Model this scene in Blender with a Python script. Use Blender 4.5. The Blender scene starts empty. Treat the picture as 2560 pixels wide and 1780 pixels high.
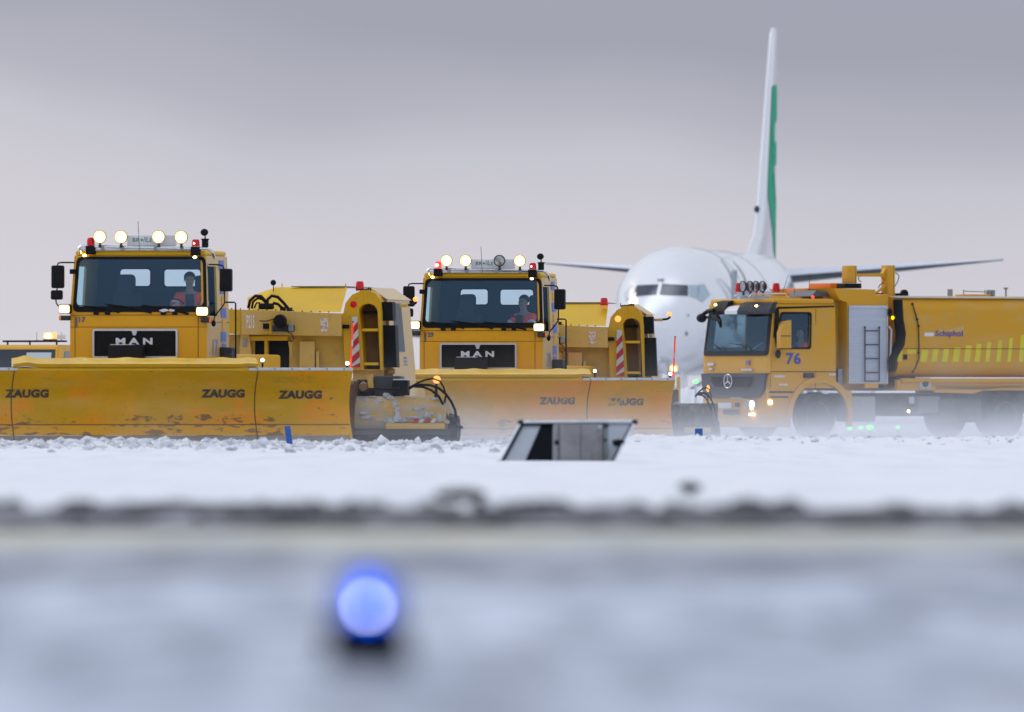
import bpy, bmesh, math, random
from mathutils import Vector, Matrix, noise
from mathutils.bvhtree import BVHTree
R = math.radians
rnd = random.Random(7)
sc = bpy.context.scene
COL = sc.collection

# ---------------------------------------------------------------- camera
cam_d = bpy.data.cameras.new("camera")
cam = bpy.data.objects.new("camera", cam_d)
COL.objects.link(cam)
cam.location = (0, 0, 1.0)
cam.rotation_euler = (R(90), 0, 0)
FPX = 30000.0                      # focal length in pixels of the 2560 px wide photograph
HOR = 965.0                        # the pixel row of the horizon
cam_d.sensor_width = 36
cam_d.lens = 36 * FPX / 2560
cam_d.shift_y = (HOR - 890) / 2560
cam_d.clip_start = 1
cam_d.clip_end = 9000
cam_d.dof.use_dof = True
cam_d.dof.focus_distance = 226
cam_d.dof.aperture_fstop = (cam_d.lens / 1000) / 0.138
cam_d.dof.aperture_blades = 0
cam_d.dof.aperture_ratio = 1.0
sc.camera = cam

# ---------------------------------------------------------------- light
SUN_AZ, SUN_EL = R(-42), R(28)      # behind the vehicles, a little to the left
sun_d = bpy.data.lights.new("sun", 'SUN')
sun_d.energy = 0.5
sun_d.angle = R(12)
sun_d.color = (1.0, 0.88, 0.72)
sun = bpy.data.objects.new("sun", sun_d)
COL.objects.link(sun)
sd = Vector((math.sin(SUN_AZ) * math.cos(SUN_EL), math.cos(SUN_AZ) * math.cos(SUN_EL), math.sin(SUN_EL)))
sun.rotation_euler = sd.to_track_quat('Z', 'Y').to_euler()

def lin(r, g, b):
    f = lambda c: (c / 255 / 12.92) if c / 255 <= 0.04045 else ((c / 255 + 0.055) / 1.055) ** 2.4
    return (f(r), f(g), f(b), 1)

world = bpy.data.worlds.new("World")
sc.world = world
world.use_nodes = True
nt = world.node_tree
nt.nodes.clear()
N = nt.nodes.new; LK = nt.links.new
sky = N('ShaderNodeTexSky'); sky.sky_type = 'NISHITA'; sky.sun_disc = False
sky.sun_elevation = SUN_EL; sky.sun_rotation = SUN_AZ
bg1 = N('ShaderNodeBackground'); bg1.inputs[1].default_value = 0.06
LK(sky.outputs[0], bg1.inputs[0])
tc = N('ShaderNodeTexCoord')
sep = N('ShaderNodeSeparateXYZ'); LK(tc.outputs['Generated'], sep.inputs[0])
def noise_node(scale_xyz, detail, rough, sc_=1.0):
    mp = N('ShaderNodeMapping'); LK(tc.outputs['Generated'], mp.inputs[0]); mp.inputs['Scale'].default_value = scale_xyz
    n = N('ShaderNodeTexNoise'); n.inputs['Scale'].default_value = sc_; n.inputs['Detail'].default_value = detail
    n.inputs['Roughness'].default_value = rough; LK(mp.outputs[0], n.inputs['Vector']); return n
n1 = noise_node((30, 30, 50), 2, 0.4)
n2 = noise_node((20, 20, 60), 2, 0.4)
def math_n(op, a, b=None, c=None):
    m = N('ShaderNodeMath'); m.operation = op
    for i, v in enumerate((a, b, c)):
        if v is None: continue
        if isinstance(v, (int, float)): m.inputs[i].default_value = v
        else: LK(v, m.inputs[i])
    return m.outputs[0]
e = math_n('MULTIPLY_ADD', n1.outputs[0], 0.010, sep.outputs[2])
e = math_n('MULTIPLY_ADD', n2.outputs[0], 0.006, e)
e = math_n('SUBTRACT', e, 0.008)
e = math_n('MULTIPLY_ADD', sep.outputs[0], 0.09, e)      # the cloud bank hangs lower towards the right
ramp = N('ShaderNodeValToRGB')
LK(math_n('MULTIPLY', e, 10.0), ramp.inputs[0])
stops = [(0.0, (216, 213, 221)), (0.12, (210, 207, 217)), (0.19, (198, 199, 211)), (0.235, (181, 183, 197)), (0.31, (160, 163, 180)),
         (0.45, (165, 168, 186)), (0.75, (190, 194, 206)), (1.0, (208, 213, 226))]
cr = ramp.color_ramp
while len(cr.elements) < len(stops): cr.elements.new(0.5)
for el, (p, c) in zip(cr.elements, stops):
    el.position = p; el.color = lin(*c)
bg2 = N('ShaderNodeBackground'); LK(ramp.outputs[0], bg2.inputs[0])
# higher up the overcast gets brighter: what lights the snow
mr = N('ShaderNodeMapRange'); LK(sep.outputs[2], mr.inputs[0])
mr.inputs[1].default_value = 0.05; mr.inputs[2].default_value = 0.6; mr.inputs[3].default_value = 1.0; mr.inputs[4].default_value = 0.97
# a thin place in the cloud high above, where the sun comes through
def win(v, a, b):
    m = N('ShaderNodeMapRange'); m.interpolation_type = 'SMOOTHSTEP'; LK(v, m.inputs[0]); m.inputs[1].default_value = a; m.inputs[2].default_value = b; return m.outputs[0]
yy_ = math_n('ABSOLUTE', math_n('SUBTRACT', sep.outputs[1], .30))
gp = math_n('MULTIPLY', math_n('MULTIPLY', win(yy_, .17, .05), win(sep.outputs[0], .55, .1)), win(sep.outputs[2], .05, .35))
gp = math_n('MULTIPLY', gp, 4.6)
LK(math_n('ADD', mr.outputs[0], gp), bg2.inputs[1])
mixw = N('ShaderNodeMixShader'); mixw.inputs[0].default_value = 0.93
LK(bg1.outputs[0], mixw.inputs[1]); LK(bg2.outputs[0], mixw.inputs[2])
wo = N('ShaderNodeOutputWorld'); LK(mixw.outputs[0], wo.inputs[0])
sc.view_settings.view_transform = 'Standard'
sc.view_settings.look = 'None'
sc.view_settings.exposure = 0.0
sc.view_settings.gamma = 1.0
sc.cycles.volume_step_rate = 2.5
sc.cycles.volume_bounces = 2
sc.cycles.transparent_max_bounces = 16
sc.cycles.max_bounces = 8

# ---------------------------------------------------------------- materials
MATS = {}
def mat(name, color, rough=0.5, metal=0.0, coat=0.0, var=None, bump=None, emit=None, spec=0.5, coord='Object'):
    """var = list of (scale, threshold lo, hi, colour, strength) noise patches; bump = (scale, distance)"""
    if name in MATS: return MATS[name]
    m = bpy.data.materials.new(name); m.use_nodes = True
    t = m.node_tree; b = t.nodes['Principled BSDF']
    col = tuple(color) + (1,) if len(color) == 3 else color
    b.inputs['Base Color'].default_value = col
    b.inputs['Roughness'].default_value = rough
    b.inputs['Metallic'].default_value = metal
    b.inputs['Specular IOR Level'].default_value = spec
    b.inputs['Coat Weight'].default_value = coat
    b.inputs['Coat Roughness'].default_value = 0.12
    tcn = t.nodes.new('ShaderNodeTexCoord')
    if var:
        prev = None
        oi = t.nodes.new('ShaderNodeObjectInfo'); sc_n = t.nodes.new('ShaderNodeVectorMath'); sc_n.operation = 'MULTIPLY_ADD'
        sc_n.inputs[1].default_value = (.37, .37, .37); t.links.new(oi.outputs['Location'], sc_n.inputs[0]); t.links.new(tcn.outputs[coord], sc_n.inputs[2])
        vec = sc_n.outputs[0]
        for (s, lo, hi, c, st) in var:
            n = t.nodes.new('ShaderNodeTexNoise'); n.inputs['Detail'].default_value = 6; n.inputs['Roughness'].default_value = 0.6
            if isinstance(s, tuple):
                mp = t.nodes.new('ShaderNodeMapping'); mp.inputs['Scale'].default_value = s; t.links.new(vec, mp.inputs[0])
                t.links.new(mp.outputs[0], n.inputs['Vector']); n.inputs['Scale'].default_value = 1
            else:
                n.inputs['Scale'].default_value = s; t.links.new(vec, n.inputs['Vector'])
            r = t.nodes.new('ShaderNodeMapRange'); t.links.new(n.outputs[0], r.inputs[0])
            r.inputs[1].default_value = lo; r.inputs[2].default_value = hi; r.inputs[3].default_value = 0; r.inputs[4].default_value = st
            mx = t.nodes.new('ShaderNodeMix'); mx.data_type = 'RGBA'
            t.links.new(r.outputs[0], mx.inputs[0])
            if prev: t.links.new(prev, mx.inputs[6])
            else: mx.inputs[6].default_value = col
            mx.inputs[7].default_value = tuple(c) + (1,)
            prev = mx.outputs[2]
        t.links.new(prev, b.inputs['Base Color'])
    if bump:
        n = t.nodes.new('ShaderNodeTexNoise'); n.inputs['Scale'].default_value = bump[0]; n.inputs['Detail'].default_value = 8
        t.links.new(tcn.outputs[coord], n.inputs['Vector'])
        bp = t.nodes.new('ShaderNodeBump'); bp.inputs['Distance'].default_value = bump[1]; bp.inputs['Strength'].default_value = 1
        t.links.new(n.outputs[0], bp.inputs['Height']); t.links.new(bp.outputs[0], b.inputs['Normal'])
    if emit:
        b.inputs['Emission Color'].default_value = tuple(emit[0]) + (1,)
        b.inputs['Emission Strength'].default_value = emit[1]
    MATS[name] = m
    return m

YEL = (0.80, 0.405, 0.006)
paint = mat('yellow_paint', YEL, 0.45, spec=.3, coat=0.1, var=[(1.6, .45, .75, (0.66, 0.36, 0.03), .55), (14, .58, .75, (0.45, 0.27, 0.06), .35)])
paint_flat = mat('weathered_yellow_paint', (0.74, 0.40, 0.010), 0.5, spec=.3, coat=0.0, var=[(1.1, .42, .7, (0.60, 0.38, 0.04), .7), (9, .56, .72, (0.36, 0.24, 0.08), .45)])
paint_tan = mat('sky_sheen_yellow_paint', (0.70, 0.43, 0.09), 0.42, coat=0.4, var=[(1.3, .4, .7, (0.60, 0.42, 0.15), .7), (10, .55, .7, (0.4, 0.28, 0.1), .4)])  # yellow paled in its base colour to carry the sides' grazing sky sheen
paint_olive = mat('hood_yellow_paint', (0.80, 0.49, 0.008), 0.5, spec=.3, coat=0.05, var=[(1.5, .45, .75, (0.62, 0.40, 0.03), .5)])
paint_plough = mat('plough_yellow_paint', (0.84, 0.40, 0.006), 0.5, spec=.25, coat=0.0, var=[
    ((.55, 1, .35), .47, .58, (0.54, 0.35, 0.010), .6), ((.9, 1, 1.4), .53, .60, (0.88, 0.33, 0.008), .75),
    ((7.0, 2, 12.0), .66, .69, (0.16, 0.10, 0.06), .7), (30, .66, .70, (0.20, 0.10, 0.04), .8), ((1.2, 1, 6), .50, .75, (.74, .47, .12), .5)])
paint_scuff = mat('scuffed_band_paint', (0.84, 0.40, 0.006), 0.5, spec=.25, var=[
    ((.55, 1, .35), .47, .58, (0.54, 0.35, 0.010), .6), ((.9, 1, 1.4), .53, .60, (0.88, 0.33, 0.008), .75),
    ((3.5, 1, 9), .57, .61, (0.15, 0.09, 0.05), .8), (30, .62, .68, (0.20, 0.10, 0.04), .8)])
paint_blade_low = mat('scuffed_plough_paint', (0.80, 0.42, 0.02), 0.5, spec=.25, var=[((3.2, 1, 12), .56, .60, (0.22, 0.15, 0.10), .85), (30, .6, .7, (.3, .18, .08), .7)])
lip_paint = mat('lip_yellow_paint', (0.82, 0.50, 0.03), 0.35, coat=0.4, var=[(3, .5, .7, (0.62, 0.36, 0.03), .5)])
truck_paint = mat('tanker_yellow_paint', (0.72, 0.36, 0.012), 0.5, spec=.3, coat=0.05, var=[((.7, .7, 2.2), .50, .72, (.62, .44, .20), .5), ((5, 5, 2), .58, .72, (.50, .38, .2), .4), (1.2, .45, .75, (0.64, 0.35, 0.05), .6)])
orange_paint = mat('orange_paint', (0.80, 0.22, 0.02), 0.5)
black = mat('black_plastic', (0.006, 0.007, 0.010), 0.55, spec=.2, var=[(8, .5, .7, (.014, .014, .017), .6)])
rubber = mat('black_rubber', (0.014, 0.014, 0.016), 0.85, spec=.2, var=[(6, .5, .7, (.10, .10, .11), .6)])
darkgrey = mat('dark_grey_plastic', (0.032, 0.036, 0.045), 0.55, spec=.25, var=[(7, .5, .7, (.12, .12, .13), .5)])
grey = mat('grey_metal', (0.30, 0.33, 0.37), 0.45, metal=0.3, var=[(6, .45, .7, (.2, .21, .23), .6)])
silver = mat('silver_metal', (0.62, 0.65, 0.70), 0.35, metal=0.6, var=[(5, .45, .7, (.42, .44, .5), .5)])
steel = mat('worn_steel', (0.36, 0.37, 0.38), 0.5, metal=0.3, var=[((2, 2, 8), .45, .65, (.24, .20, .17), .7)])
chrome = mat('chrome_tube', (0.75, 0.76, 0.78), 0.15, metal=1.0)
white = mat('white_plastic', (0.78, 0.80, 0.84), 0.4)
dirty_white = mat('dirty_white_panel', (0.55, 0.58, 0.62), 0.45, var=[(5, .45, .7, (.42, .43, .45), .6)])
planewhite = mat('aircraft_white', (0.90, 0.92, 0.95), 0.2, coat=1.0, var=[(.35, .5, .7, (.82, .85, .90), .4)])
ice = mat('frosted_skin', (0.80, 0.84, 0.92), 0.7)
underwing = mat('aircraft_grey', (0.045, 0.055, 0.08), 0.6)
green_p = mat('green_livery', (0.015, 0.42, 0.23), 0.6, spec=.1)
green_soft = mat('pale_green_livery', (0.50, 0.74, 0.66), 0.4)
pale_glass = mat('pale_side_glass', (0.42, 0.54, 0.62), 0.1)
grey_glass = mat('pale_grey_glass', (0.55, 0.60, 0.62), 0.2)
navy_glass = mat('dark_cockpit_glass', (0.012, 0.022, 0.05), 0.08)
dark_glass = mat('dark_car_glass', (0.02, 0.03, 0.045), 0.05)
rust = mat('rusty_brown_steel', (0.10, 0.05, 0.032), 0.7, var=[(5, .45, .7, (.18, .10, .07), .7)])
red_lens = mat('red_lens', (0.5, 0.003, 0.008), 0.15, emit=((1, 0.01, 0.015), 0.10))
red_lit = mat('lit_red_lens', (0.8, 0.02, 0.02), 0.2, emit=((1, 0.05, 0.04), 2.0))
hot_spot = mat('red_lamp_bulb', (1, .5, .4), 0.2, emit=((1, .35, .25), 9.0))
lamp_on = mat('lit_lamp_lens', (1, .95, .85), 0.2, emit=((1.0, 0.82, 0.52), 9.0), var=None)
lamp_warm = mat('lit_lamp_outer_lens', (1, .9, .7), 0.2, emit=((1.0, 0.80, 0.46), 2.1))
lamp_off = mat('unlit_lamp_lens', (0.55, 0.56, 0.56), 0.15, metal=0.7, var=[(9, .4, .6, (.25, .26, .27), .8)])
lamp_edge = mat('lit_lamp_reflector', (1, .8, .4), 0.2, emit=((1.0, 0.62, 0.24), 1.7))
white_lit = mat('lit_white_marker', (1, 1, 1), 0.2, emit=((1, .95, 1), 9.0))
amber_lit = mat('lit_amber_lens', (1, .45, .05), 0.2, emit=((1, .36, .10), 1.35))
amber_hot = mat('lit_amber_bulb', (1, .8, .4), 0.2, emit=((1, .72, .25), 10.0))
amber = mat('amber_lens', (0.75, 0.16, 0.01), 0.25, emit=((1, .25, .02), .15))
green_lit = mat('lit_green_lens', (.1, 1, .3), 0.2, emit=((.10, 1, .16), 2.6))
snow = mat('snow', (0.82, 0.845, 0.885), 0.75, var=[(2.5, .5, .75, (.74, .77, .84), .6), ((1.6, .10, 1), .48, .66, (.68, .71, .79), .6), ((7, 1.2, 3), .62, .70, (.50, .53, .60), .5)], bump=(9, .03))
snow_clump = mat('clumped_snow', (0.78, 0.80, 0.84), 0.8, var=[(5, .5, .62, (.40, .42, .47), .8)], bump=(22, .03))
letter_dark = mat('dark_stencil_paint', (0.055, 0.05, 0.042), 0.6, var=[(28, .60, .66, (.55, .33, .04), .75)])
letter_worn = mat('worn_stencil_paint', (0.10, 0.09, 0.07), 0.6, var=[((7, 3, 9), .50, .56, (.66, .40, .05), .95)])
letter_ghost = mat('ghost_stencil_paint', (0.50, 0.33, 0.03), 0.6, var=[(18, .5, .6, (.7, .4, .03), .8)])
letter_white = mat('silver_letter_paint', (0.72, 0.75, 0.78), 0.35)
letter_blue = mat('blue_letter_paint', (0.03, 0.07, 0.38), 0.4)
letter_greyblue = mat('slate_letter_paint', (0.12, 0.13, 0.17), 0.5)
blue_check = mat('blue_check_paint', (0.03, 0.13, 0.55), 0.4)
red_p = mat('red_reflective', (0.50, 0.012, 0.03), 0.4)
white_p = mat('white_reflective', (0.62, 0.62, 0.56), 0.4, var=[(6, .5, .7, (.45, .42, .34), .5)])
orange_pole = mat('fluorescent_orange', (1.0, 0.07, 0.02), 0.5, emit=((1, .08, .02), .25))
lime = mat('lime_reflective', (0.76, 0.66, 0.012), 0.45, var=[(2.5, .45, .7, (.5, .5, .03), .5)])
blue_plastic = mat('blue_plastic', (0.02, 0.12, 0.42), 0.4)
skin_m = mat('skin', (0.42, 0.25, 0.18), 0.55)
hair_m = mat('dark_hair', (0.02, 0.016, 0.014), 0.7)
shirt_m = mat('dark_work_shirt', (0.03, 0.04, 0.06), 0.8)
hivis = mat('orange_red_jacket', (0.95, 0.09, 0.04), 0.7, emit=((1, .1, .05), .05))
reflect = mat('grey_reflective_tape', (0.70, 0.72, 0.68), 0.4)
seat_m = mat('dark_seat_cloth', (0.02, 0.026, 0.035), 0.9)
cabin_in = mat('cabin_lining', (0.018, 0.034, 0.05), 0.85)

def glass_mat(name, tint, refl, rough=0.02):
    m = bpy.data.materials.new(name); m.use_nodes = True; t = m.node_tree; t.nodes.clear()
    o = t.nodes.new('ShaderNodeOutputMaterial'); mx = t.nodes.new('ShaderNodeMixShader')
    tr = t.nodes.new('ShaderNodeBsdfTransparent'); tr.inputs[0].default_value = tuple(tint) + (1,)
    gl = t.nodes.new('ShaderNodeBsdfGlossy'); gl.inputs['Roughness'].default_value = rough; gl.inputs[0].default_value = (.45, .70, 1, 1)
    mx.inputs[0].default_value = refl
    t.links.new(tr.outputs[0], mx.inputs[1]); t.links.new(gl.outputs[0], mx.inputs[2]); t.links.new(mx.outputs[0], o.inputs[0])
    return m
glass = glass_mat('tinted_windscreen', (0.86, 0.96, 1.0), 0.055, .05)
smoked_glass = glass_mat('smoked_windscreen', (0.50, 0.60, 0.62), 0.05, .05)
clear_glass = glass_mat('clear_window', (0.95, 0.98, 1.0), 0.03)

# ---------------------------------------------------------------- mesh builder
class MB:
    def __init__(s): s.bm = bmesh.new(); s.warp = None
    def _faces(s, vs, fs):
        v = [s.bm.verts.new(p) for p in vs]
        for f in fs:
            try: s.bm.faces.new([v[i] for i in f])
            except ValueError: pass
        return v
    def box(s, x0, x1, y0, y1, z0, z1, bev=0.0):
        x0, x1 = min(x0, x1), max(x0, x1); y0, y1 = min(y0, y1), max(y0, y1); z0, z1 = min(z0, z1), max(z0, z1)
        v = s._faces([(x, y, z) for z in (z0, z1) for y in (y0, y1) for x in (x0, x1)],
                     [(0, 2, 3, 1), (4, 5, 7, 6), (0, 1, 5, 4), (2, 6, 7, 3), (0, 4, 6, 2), (1, 3, 7, 5)])
        if bev:
            es = set(e for q in v for e in q.link_edges)
            bmesh.ops.bevel(s.bm, geom=list(es), offset=bev, segments=2, affect='EDGES', profile=.5)
        return s
    def hexa(s, lo, hi):      # two quads, lower and upper, each 4 points ccw from above
        s._faces(list(lo) + list(hi), [(3, 2, 1, 0), (4, 5, 6, 7), (0, 1, 5, 4), (1, 2, 6, 5), (2, 3, 7, 6), (3, 0, 4, 7)])
        return s
    def prism(s, poly, a0, a1, axis):
        n = len(poly)
        def P(u, w, a): return {'x': (a, u, w), 'y': (u, a, w), 'z': (u, w, a)}[axis]
        vs = [P(u, w, a0) for u, w in poly] + [P(u, w, a1) for u, w in poly]
        fs = [tuple(range(n)), tuple(range(2 * n - 1, n - 1, -1))] + [(i, i + n, (i + 1) % n + n, (i + 1) % n) for i in range(n)]
        s._faces(vs, fs); return s
    def ring(s, outer, inner, a0, a1, axis='y'):
        n = len(outer)
        def P(u, w, a): return {'x': (a, u, w), 'y': (u, a, w), 'z': (u, w, a)}[axis]
        vs = [P(u, w, a) for a in (a0, a1) for q in (outer, inner) for u, w in q]
        fs = []
        for i in range(n):
            j = (i + 1) % n
            o0, i0, o1, i1 = 0, n, 2 * n, 3 * n
            fs += [(o0 + i, o0 + j, i0 + j, i0 + i), (o1 + j, o1 + i, i1 + i, i1 + j), (o0 + j, o0 + i, o1 + i, o1 + j), (i0 + i, i0 + j, i1 + j, i1 + i)]
        s._faces(vs, fs); return s
    def panel(s, u0, u1, w0, w1, a0, a1, holes, axis='y'):
        us = sorted(set([u0, u1] + [h[0] for h in holes] + [h[1] for h in holes]))
        ws = sorted(set([w0, w1] + [h[2] for h in holes] + [h[3] for h in holes]))
        for i in range(len(us) - 1):
            for j in range(len(ws) - 1):
                cu, cw = (us[i] + us[i + 1]) / 2, (ws[j] + ws[j + 1]) / 2
                if any(h[0] < cu < h[1] and h[2] < cw < h[3] for h in holes): continue
                if axis == 'y': s.box(us[i], us[i + 1], a0, a1, ws[j], ws[j + 1])
                else: s.box(a0, a1, us[i], us[i + 1], ws[j], ws[j + 1])
        bmesh.ops.remove_doubles(s.bm, verts=s.bm.verts, dist=1e-5)
        seen = {}
        for f in list(s.bm.faces):
            k = tuple(sorted(v.index for v in f.verts)) if False else frozenset(f.verts)
            seen.setdefault(k, []).append(f)
        dead = [f for fs in seen.values() if len(fs) > 1 for f in fs]
        if dead: bmesh.ops.delete(s.bm, geom=dead, context='FACES')
        return s
    def tube(s, pts, r, seg=10, closed=False):
        pts = [Vector(p) for p in pts]; n = len(pts); rings = []
        up = None
        for i, p in enumerate(pts):
            a = pts[(i - 1) % n] if (closed or i > 0) else p
            b = pts[(i + 1) % n] if (closed or i < n - 1) else p
            t = (b - a).normalized()
            if up is None:
                up = Vector((0, 0, 1)) if abs(t.z) < .9 else Vector((1, 0, 0))
            u = t.cross(up)
            if u.length < 1e-4: u = t.cross(Vector((0, 1, 0)))
            u.normalize(); w = u.cross(t).normalized(); up = w
            rr = r[i] if isinstance(r, (list, tuple)) else r
            rings.append([s.bm.verts.new(p + u * rr * math.cos(k * 2 * math.pi / seg) + w * rr * math.sin(k * 2 * math.pi / seg)) for k in range(seg)])
        m = n if closed else n - 1
        for i in range(m):
            A, B = rings[i], rings[(i + 1) % n]
            for k in range(seg):
                s.bm.faces.new((A[k], A[(k + 1) % seg], B[(k + 1) % seg], B[k]))
        if not closed:
            s.bm.faces.new(rings[0][::-1]); s.bm.faces.new(rings[-1])
        return s
    def cyl(s, p0, p1, r0, r1=None, seg=20):
        return s.tube([p0, p1], [r0, r0 if r1 is None else r1], seg)
    def lathe(s, prof, c, axis='z', seg=24):   # prof: (radius, along)
        rings = []
        for r, a in prof:
            ring = []
            for k in range(seg):
                u, w = r * math.cos(k * 2 * math.pi / seg), r * math.sin(k * 2 * math.pi / seg)
                q = {'z': (u, w, a), 'y': (u, a, w), 'x': (a, u, w)}[axis]
                ring.append(s.bm.verts.new((c[0] + q[0], c[1] + q[1], c[2] + q[2])))
            rings.append(ring)
        for A, B in zip(rings, rings[1:]):
            for k in range(seg): s.bm.faces.new((A[k], A[(k + 1) % seg], B[(k + 1) % seg], B[k]))
        for q in (rings[0], rings[-1]):
            try: s.bm.faces.new(q)
            except ValueError: pass
        return s
    def ball(s, c, r, sc3=(1, 1, 1), sub=2, jit=0.0):
        q = bmesh.ops.create_icosphere(s.bm, subdivisions=sub, radius=r)
        for v in q['verts']:
            p = v.co.copy()
            if jit: p *= 1 + jit * noise.noise(p * (2.2 / max(r, 1e-3)) + Vector((c[0] * 7, c[1] * 3, c[2] * 5)))
            v.co = Vector((p.x * sc3[0] + c[0], p.y * sc3[1] + c[1], p.z * sc3[2] + c[2]))
        return s
    def xform(s, M):
        bmesh.ops.transform(s.bm, matrix=M, verts=s.bm.verts); return s
    def build(s, name, m, parent=None, smooth=True, loc=None, bevel=0, kind=None):
        if s.warp:
            for v in s.bm.verts: v.co = Vector(s.warp(*v.co))
        bmesh.ops.recalc_face_normals(s.bm, faces=s.bm.faces)
        me = bpy.data.meshes.new(name); s.bm.to_mesh(me); s.bm.free()
        me.materials.append(m)
        if smooth:
            me.shade_smooth(); me.set_sharp_from_angle(angle=R(33))
        o = bpy.data.objects.new(name, me); COL.objects.link(o)
        if parent: o.parent = parent
        if loc: o.location = loc
        if kind: o['kind'] = kind
        return o

def rrect(x0, x1, z0, z1, r, n=5):
    out = []
    for cx, cz, a in ((x1 - r, z1 - r, 0), (x0 + r, z1 - r, 90), (x0 + r, z0 + r, 180), (x1 - r, z0 + r, 270)):
        for k in range(n + 1):
            t = R(a + 90 * k / n); out.append((cx + r * math.cos(t), cz + r * math.sin(t)))
    return out

def thing(name, label, cat, loc=(0, 0, 0), yaw=0, group=None):
    o = bpy.data.objects.new(name, None); COL.objects.link(o)
    o.location = loc; o.rotation_euler = (0, 0, yaw); o.empty_display_size = .3
    o['label'] = label; o['category'] = cat
    if group: o['group'] = group
    return o
def tag(o, label, cat, group=None):
    o['label'] = label; o['category'] = cat
    if group: o['group'] = group
    return o

class Frame:
    """reads places off the photograph: pixel -> coordinates in a vehicle's own axes (x across, y towards its rear, z up)"""
    def __init__(s, px, D, z, deg):
        s.t = R(deg); s.R = Vector(((px - 1280) * D / FPX, D, z)); s.c, s.s = math.cos(s.t), math.sin(s.t)
    def f(s, px, py, y=0.0):
        a = (px - 1280) / FPX
        x = (a * (s.R.y + y * s.c) - s.R.x - y * s.s) / (s.c + a * s.s)
        Y = s.R.y - x * s.s + y * s.c
        return x, 1 - (py - HOR) / FPX * Y - s.R.z
    def d(s, px, py, x=0.0):
        a = (px - 1280) / FPX
        y = (a * (s.R.y - x * s.s) - s.R.x - x * s.c) / (s.s - a * s.c)
        Y = s.R.y - x * s.s + y * s.c
        return y, 1 - (py - HOR) / FPX * Y - s.R.z
    def root(s, name, label, cat, group=None):
        return thing(name, label, cat, s.R, -s.t, group)

def text(name, s, box, m, parent, at, plane='y', bold=0.0, flip=False, mapf=None):
    """lettering laid on a surface; box = u0,u1,w0,w1 in surface coordinates; at = the surface's own coordinate"""
    cu = bpy.data.curves.new(name + '_curve', 'FONT'); cu.body = s; cu.offset = bold; cu.resolution_u = 3
    cu.space_character = 1.06
    ob = bpy.data.objects.new('tmp_text', cu); COL.objects.link(ob)
    dg = bpy.context.evaluated_depsgraph_get(); dg.update()
    me = bpy.data.meshes.new_from_object(ob.evaluated_get(dg), depsgraph=dg)
    bpy.data.objects.remove(ob); bpy.data.curves.remove(cu)
    xs = [v.co.x for v in me.vertices]; ys = [v.co.y for v in me.vertices]
    a0, a1, b0, b1 = min(xs), max(xs), min(ys), max(ys)
    for v in me.vertices:
        k = (v.co.x - a0) / (a1 - a0)
        if flip: k = 1 - k
        u = box[0] + k * (box[1] - box[0]); w = box[2] + (v.co.y - b0) / (b1 - b0) * (box[3] - box[2])
        if mapf: v.co = mapf(u, w)
        elif plane == 'y': v.co = (u, at, w)
        else: v.co = (at, u, w)
    me.materials.clear(); me.materials.append(m); me.name = name
    o = bpy.data.objects.new(name, me); COL.objects.link(o)
    if parent: o.parent = parent
    return o

# ---------------------------------------------------------------- ground
def sheet(name, xs, zf, m, kind='structure', ys=None):
    vs = [(x, y, zf(x, y)) for y in ys for x in xs]; nx = len(xs)
    fs = [(j * nx + i, j * nx + i + 1, (j + 1) * nx + i + 1, (j + 1) * nx + i) for j in range(len(ys) - 1) for i in range(nx - 1)]
    me = bpy.data.meshes.new(name); me.from_pydata(vs, [], fs); me.update(); me.shade_smooth(); me.materials.append(m)
    o = bpy.data.objects.new(name, me); COL.objects.link(o)
    if kind: o['kind'] = kind
    return o
def sstep(a, b, x):
    t = max(0, min(1, (x - a) / (b - a))); return t * t * (3 - 2 * t)
GZ = -0.155
def fz(y): return .40 - .37 * max(0, min(1, (y - 57) / 90))      # the near pavement stands a little higher than the runway
def gz(x, y): return (fz(y) - .04 if y > 50 else .396) * (1 - sstep(150, 203, y)) + GZ * sstep(203, 229, y)
runway_m = mat('snowy_runway', (0.62, 0.65, 0.70), 0.6, var=[((.25, .06, 1), .45, .62, (.36, .38, .42), .8), (1.5, .5, .7, (.74, .77, .82), .6)])
sheet('ground', [-2500, -400, -60, 0, 60, 400, 2500], gz, runway_m, ys=[-300, 0, 49, 57, 80, 100, 120, 140, 147, 155, 165, 175, 185, 195, 203, 209, 216, 222, 229, 300, 600, 1500, 6000])
taxi_m = mat('snow_dusted_asphalt', (0.36, 0.41, 0.50), 0.7, var=[((3.2, .35, 1), .44, .58, (.62, .68, .79), .9), ((4.2, .45, 1), .50, .60, (.20, .22, .27), .75)])
sheet('taxiway', [-60, 60], lambda x, y: .402, taxi_m, ys=[8, 48.8])
dark_m = mat('wet_asphalt', (0.20, 0.22, 0.27), 0.6, var=[((2.2, .2, 1), .42, .6, (.42, .45, .52), .9)])
sheet('taxiway_shoulder', [-60, 60], lambda x, y: .406, dark_m, ys=[37.2, 42.8])
line_m = mat('faded_cream_line_paint', (0.57, 0.56, 0.43), 0.7, var=[((1.5, .3, 1), .45, .65, (.42, .45, .46), .8)])
sheet('taxiway_marking', [-60, 60], lambda x, y: .406, line_m, ys=[44.3, 48.4])
verge_m = mat('dark_winter_verge', (0.075, 0.077, 0.085), 0.9, var=[((2.6, .16, 1), .46, .62, (.45, .46, .52), .9)], bump=(3, .05))
sheet('verge', [-60, 60], lambda x, y: fz(y) + .008, verge_m, ys=[50.5, 57, 74])

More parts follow.
